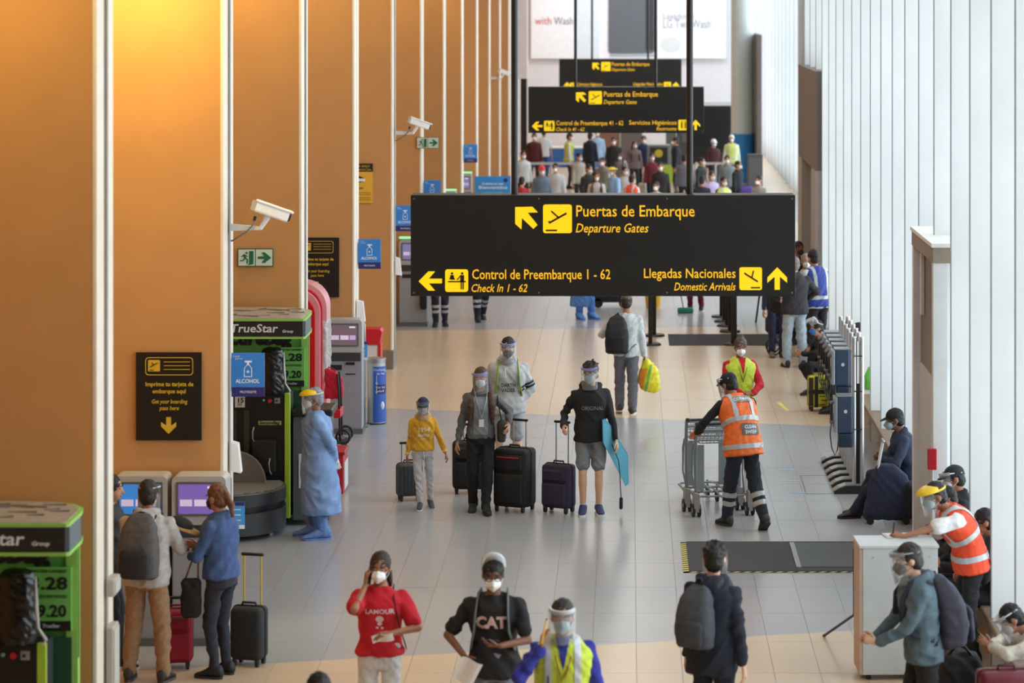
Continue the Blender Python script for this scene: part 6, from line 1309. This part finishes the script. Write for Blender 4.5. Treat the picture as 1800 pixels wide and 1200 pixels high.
P = person('worker in a full light blue gown behind the lower edge of the large sign', 1026, 560, 1.66, 30, dict(covers=1, footL=(.12, -.1, .085), gw=1.0), None, ('pants', (90, 140, 214), 1.3), ((96, 150, 226), (96, 150, 226)), ('short', (150, 170, 200)), mask=(230, 230, 230), fine=1); gown(P, (96, 150, 226), .25)
P = person('cleaner in dark red trousers with a green mop, behind the large sign', 1222, 546, 1.66, -10, dict(handR=(-.24, -.1, 1.05), footL=(.12, 0, .085)), ('long', (120, 20, 40)), ('pants', (120, 22, 46), 1.05), ((34, 34, 38), (226, 226, 226)), mask=(230, 230, 230), fine=1)
t = thing('mop', 'mop with grey handle and green head beside the cleaner in red trousers', 'mop', fl(1202, 550)); MB().cyl((0, 0, .05), (-.25, .05, 1.35), .012).build('handle', mat((120, 130, 134), .4, .4), t); MB().box((.03, 0, .05), (.3, .12, .10), r=.03).build('mop_head', cloth((52, 140, 120)), t, True)
person('grey-haired man in a black jacket and pale jeans, seen from behind beside the large sign', 1397, 645, 1.76, 190, dict(handL=(.2, -.25, 1.05), handR=(-.22, -.2, 1.05), elbowR=(-1, .5, 0), elbowL=(1, .5, 0), width=1.1, footL=(.13, 0, .085), footR=(-.13, .03, .085)), ('jacket', (48, 48, 52), 1.15), ('pants', (160, 176, 190), 1.25), ((44, 42, 42), (60, 60, 60)), ('short', (120, 112, 106)), 'light', (230, 230, 230), fine=1)
person("man in light shirt and mask facing the camera beside the large sign's right edge", 1416, 625, 1.68, 10, dict(handL=(-.05, -.25, 1.15), handR=(.05, -.25, 1.12), elbowL=(1, .3, 0), elbowR=(-1, .3, 0)), ('long', (170, 176, 184)), ('pants', (50, 54, 66)), hair=('short', (150, 136, 124)), mask=(220, 224, 226), skin='mid', fine=1)
P = person('man in a royal blue vest with white sleeves by the window fins', 1438, 637, 1.83, -150, dict(lean=14, handL=(.12, -.3, 1.05), handR=(-.15, -.3, 1.0)), ('long', (226, 232, 238), 1.1), ('pants', (44, 44, 50)), hair=('short', (24, 20, 20)), mask=(220, 180, 180), vest=((46, 66, 160), (1.0,)), skin='mid', fine=1)
person('dark-haired person just behind the man in the light shirt', 1402, 603, 1.74, 30, {}, ('long', (40, 40, 46)), ('pants', (40, 42, 50)), hair=('short', (20, 18, 18)), mask=(30, 30, 30), skin='tan', fine=1)
person('person in navy trousers behind the stroller, left of the pale jeans', 1366, 627, 1.62, 10, dict(footL=(.08, -.05, .085)), ('long', (40, 44, 70)), ('pants', (44, 50, 84), 1.1), ((120, 100, 84), (90, 80, 70)), mask=(230, 230, 230), fine=1)
t = thing('shoulder_bag', 'large black shoulder bag at the lower right corner of the large sign', 'bag', fl(1385, 640) + V((-.12, .1, .92))); mb = MB(); mb.box((0, 0, .12), (.34, .2, .46), r=.07); mobj('bag_body', vox(mb, .018, 2, .01, 7, 2), cloth((34, 34, 42)), t); MB().tube([(-.1, 0, .32), (.05, 0, .6), (.12, 0, .3)], .012).build('bag_strap', BLACKP, t, 2)
# ---------------------------------------------------------------- distant crowd at the end of the hall
def far(label, px, ytop, h, top, bottom, head=0, mask=(232, 234, 236), hair=('short', (30, 24, 22)), pose={}, **kw):
    Y = F * (H - h) / (ytop - VY); return person(label, 0, 0, h, head, pose, top, bottom, hair=hair, mask=mask, at3=((px - VX) * Y / F, Y, 0), fine=0, **kw)
BK = ('pants', (36, 38, 44)); RRR = [
 ('distant person in a pale coat at the foot of the near sign pole', 919, 264, 1.7, ('jacket', (190, 190, 184)), BK, 20),
 ('distant person in a red top, lowest left of the crowd', 917, 310, 1.62, ('long', (176, 50, 62)), BK, 160),
 ('distant man in a dark jacket over a grey shirt with a red and white cap', 952, 290, 1.72, ('jacket', (96, 112, 130)), BK, 10),
 ('distant person in a light grey sweater with white mask', 977, 286, 1.68, ('long', (196, 196, 200), 1.1), BK, -10),
 ('distant man in a black jacket bent beside the long-haired woman', 1034, 288, 1.72, ('jacket', (44, 42, 44), 1.15), BK, 40),
 ('distant woman with long hair and pale grey top', 1049, 302, 1.6, ('long', (190, 184, 182)), BK, 0),
 ('distant person with a white mask in front of the grey yellow-disc machine', 1161, 284, 1.66, ('jacket', (36, 34, 36), 1.1), BK, 0),
 ('distant person in white with red trim at the top edge of the large sign', 1154, 318, 1.6, ('long', (206, 206, 210)), BK, -20),
 ('distant person in a maroon top at the left of the barrier rail', 939, 233, 1.7, ('long', (84, 34, 38)), BK, 0),
 ('distant person in a white shirt and blue jeans by the left rail', 956, 226, 1.72, ('tee', (216, 222, 230)), ('pants', (60, 80, 130)), 170),
 ('distant man in a navy jacket left of the pale blue shirt', 1037, 232, 1.74, ('jacket', (34, 36, 54), 1.1), BK, 150),
 ('distant person in a pale blue gown, centre of the crowd', 1050, 226, 1.76, ('long', (166, 196, 230)), ('pants', (120, 150, 200)), 0),
 ('distant man in a black coat with white mask, in front of the brown lift doors', 1079, 240, 1.74, ('jacket', (34, 36, 32), 1.15), BK, 0),
 ('distant woman in a brown coat with white mask', 1115, 247, 1.62, ('jacket', (112, 92, 92), 1.1), BK, 20),
 ('distant person in a dark blue jacket and white mask', 1132, 238, 1.68, ('jacket', (34, 50, 86), 1.1), BK, 0),
 ('distant man in a long black coat facing left beside the metal cabinet', 1189, 240, 1.76, ('jacket', (34, 36, 46), 1.1), BK, -90),
 ('distant person in black with a white cap before the black screen wall', 1254, 244, 1.66, ('long', (70, 30, 36)), BK, 20),
 ('distant dark-clothed person low at the right of the second pole', 1234, 308, 1.66, ('long', (44, 42, 60)), BK, 160),
 ('distant person in a lavender shirt near the yellow vest', 1250, 300, 1.64, ('long', (186, 170, 214)), BK, 30),
 ('distant grey-clothed person bent near the right wall', 1335, 308, 1.62, ('long', (150, 150, 146)), BK, -40),
 ('distant person in a grey coat between the rails at the right', 1278, 272, 1.66, ('jacket', (120, 126, 128), 1.1), BK, 0),
 ('distant person in pale grey left of the orange vest', 1097, 292, 1.6, ('long', (170, 162, 156)), BK, 30),
 ('distant person in a khaki coat behind the yellow visor', 1060, 276, 1.66, ('jacket', (120, 112, 98)), BK, -20),
 ('distant person in a beige coat just right of the first rail', 1017, 268, 1.64, ('jacket', (168, 156, 140), 1.1), BK, 40),
 ('distant child in grey between the khaki coat and the brown coat', 1092, 268, 1.5, ('long', (140, 136, 140)), BK, -30),
 ('distant person in a dark red top behind the right-hand masks', 1146, 268, 1.62, ('long', (110, 34, 44)), BK, 10),
 ('distant man in a grey shirt at the foot of the second pole', 1203, 270, 1.7, ('long', (110, 114, 124)), BK, 170),
 ('distant person in black between the yellow vest and the purple case', 1296, 282, 1.6, ('jacket', (36, 38, 42), 1.1), BK, 60),
 ('distant person in dark green bent over luggage at the right', 1232, 276, 1.60, ('jacket', (52, 62, 58), 1.1), BK, 60)]
for l, px, yt, h, tp, bt, hd in RRR:
    far(l, px, yt, h, tp, bt, hd, hair=('long', (80, 50, 40)) if 'long hair' in l or 'brown coat' in l else (('cap', HAIRB) if 'cap' in l else ('short', (30, 24, 22))), pose=dict(cap=(214, 60, 70) if 'red and white cap' in l else (226, 228, 230)) if 'cap' in l else {})
far('distant worker in a yellow vest by the left barrier rail, seen sideways', 1000, 233, 1.72, ('long', (214, 214, 216)), BK, 90, vest=((214, 226, 60), (1.0,)))
P = far('distant worker in a pale blue gown with yellow visor', 1080, 292, 1.68, None, ('pants', (120, 160, 220)), -60, pose=dict(visor=(238, 206, 40)), shield=((240, 200, 40), 0)); gown(P, (140, 184, 232), .3, 0)
far('distant worker in an orange-red vest at the top edge of the large sign', 1110, 306, 1.66, ('long', (226, 226, 228)), BK, 150, vest=((238, 84, 44), (1.0,)))
far('distant worker in a yellow vest bent low near the purple case', 1271, 310, 1.62, ('long', (60, 60, 66)), BK, 30, vest=((214, 226, 110), (1.0,)))
far('distant worker in a yellow vest and white hood right of the black screen wall', 1286, 236, 1.70, ('long', (226, 230, 226)), BK, 0, vest=((216, 232, 110), (1.0,)), hair=('short', (226, 228, 226)))
suitcase('distant purple case stacked near the blue column foot', (at(1312, 0, 74).x, 74, 0), 0, .34, .3, .95, (84, 60, 150), 0, hard=True)
for x, y, c, l in ((1228, 328, (40, 56, 50), 'distant dark green case low at the right of the crowd'), (1262, 300, (52, 54, 64), 'distant charcoal case behind the yellow vest near the purple case'), (1292, 318, (130, 134, 138), 'distant grey case left of the purple case'), (1140, 318, (196, 190, 180), 'distant cream case in front of the yellow-disc machine')):
    suitcase(l, (at(x, 0, 76).x, 76 + (x % 7) * .4, 0), x % 50, .5, .3, .75, c, 0, hard=True)
bpy.data.scenes.remove(TS)
for m_ in list(bpy.data.meshes):
    if m_.users == 0: bpy.data.meshes.remove(m_)
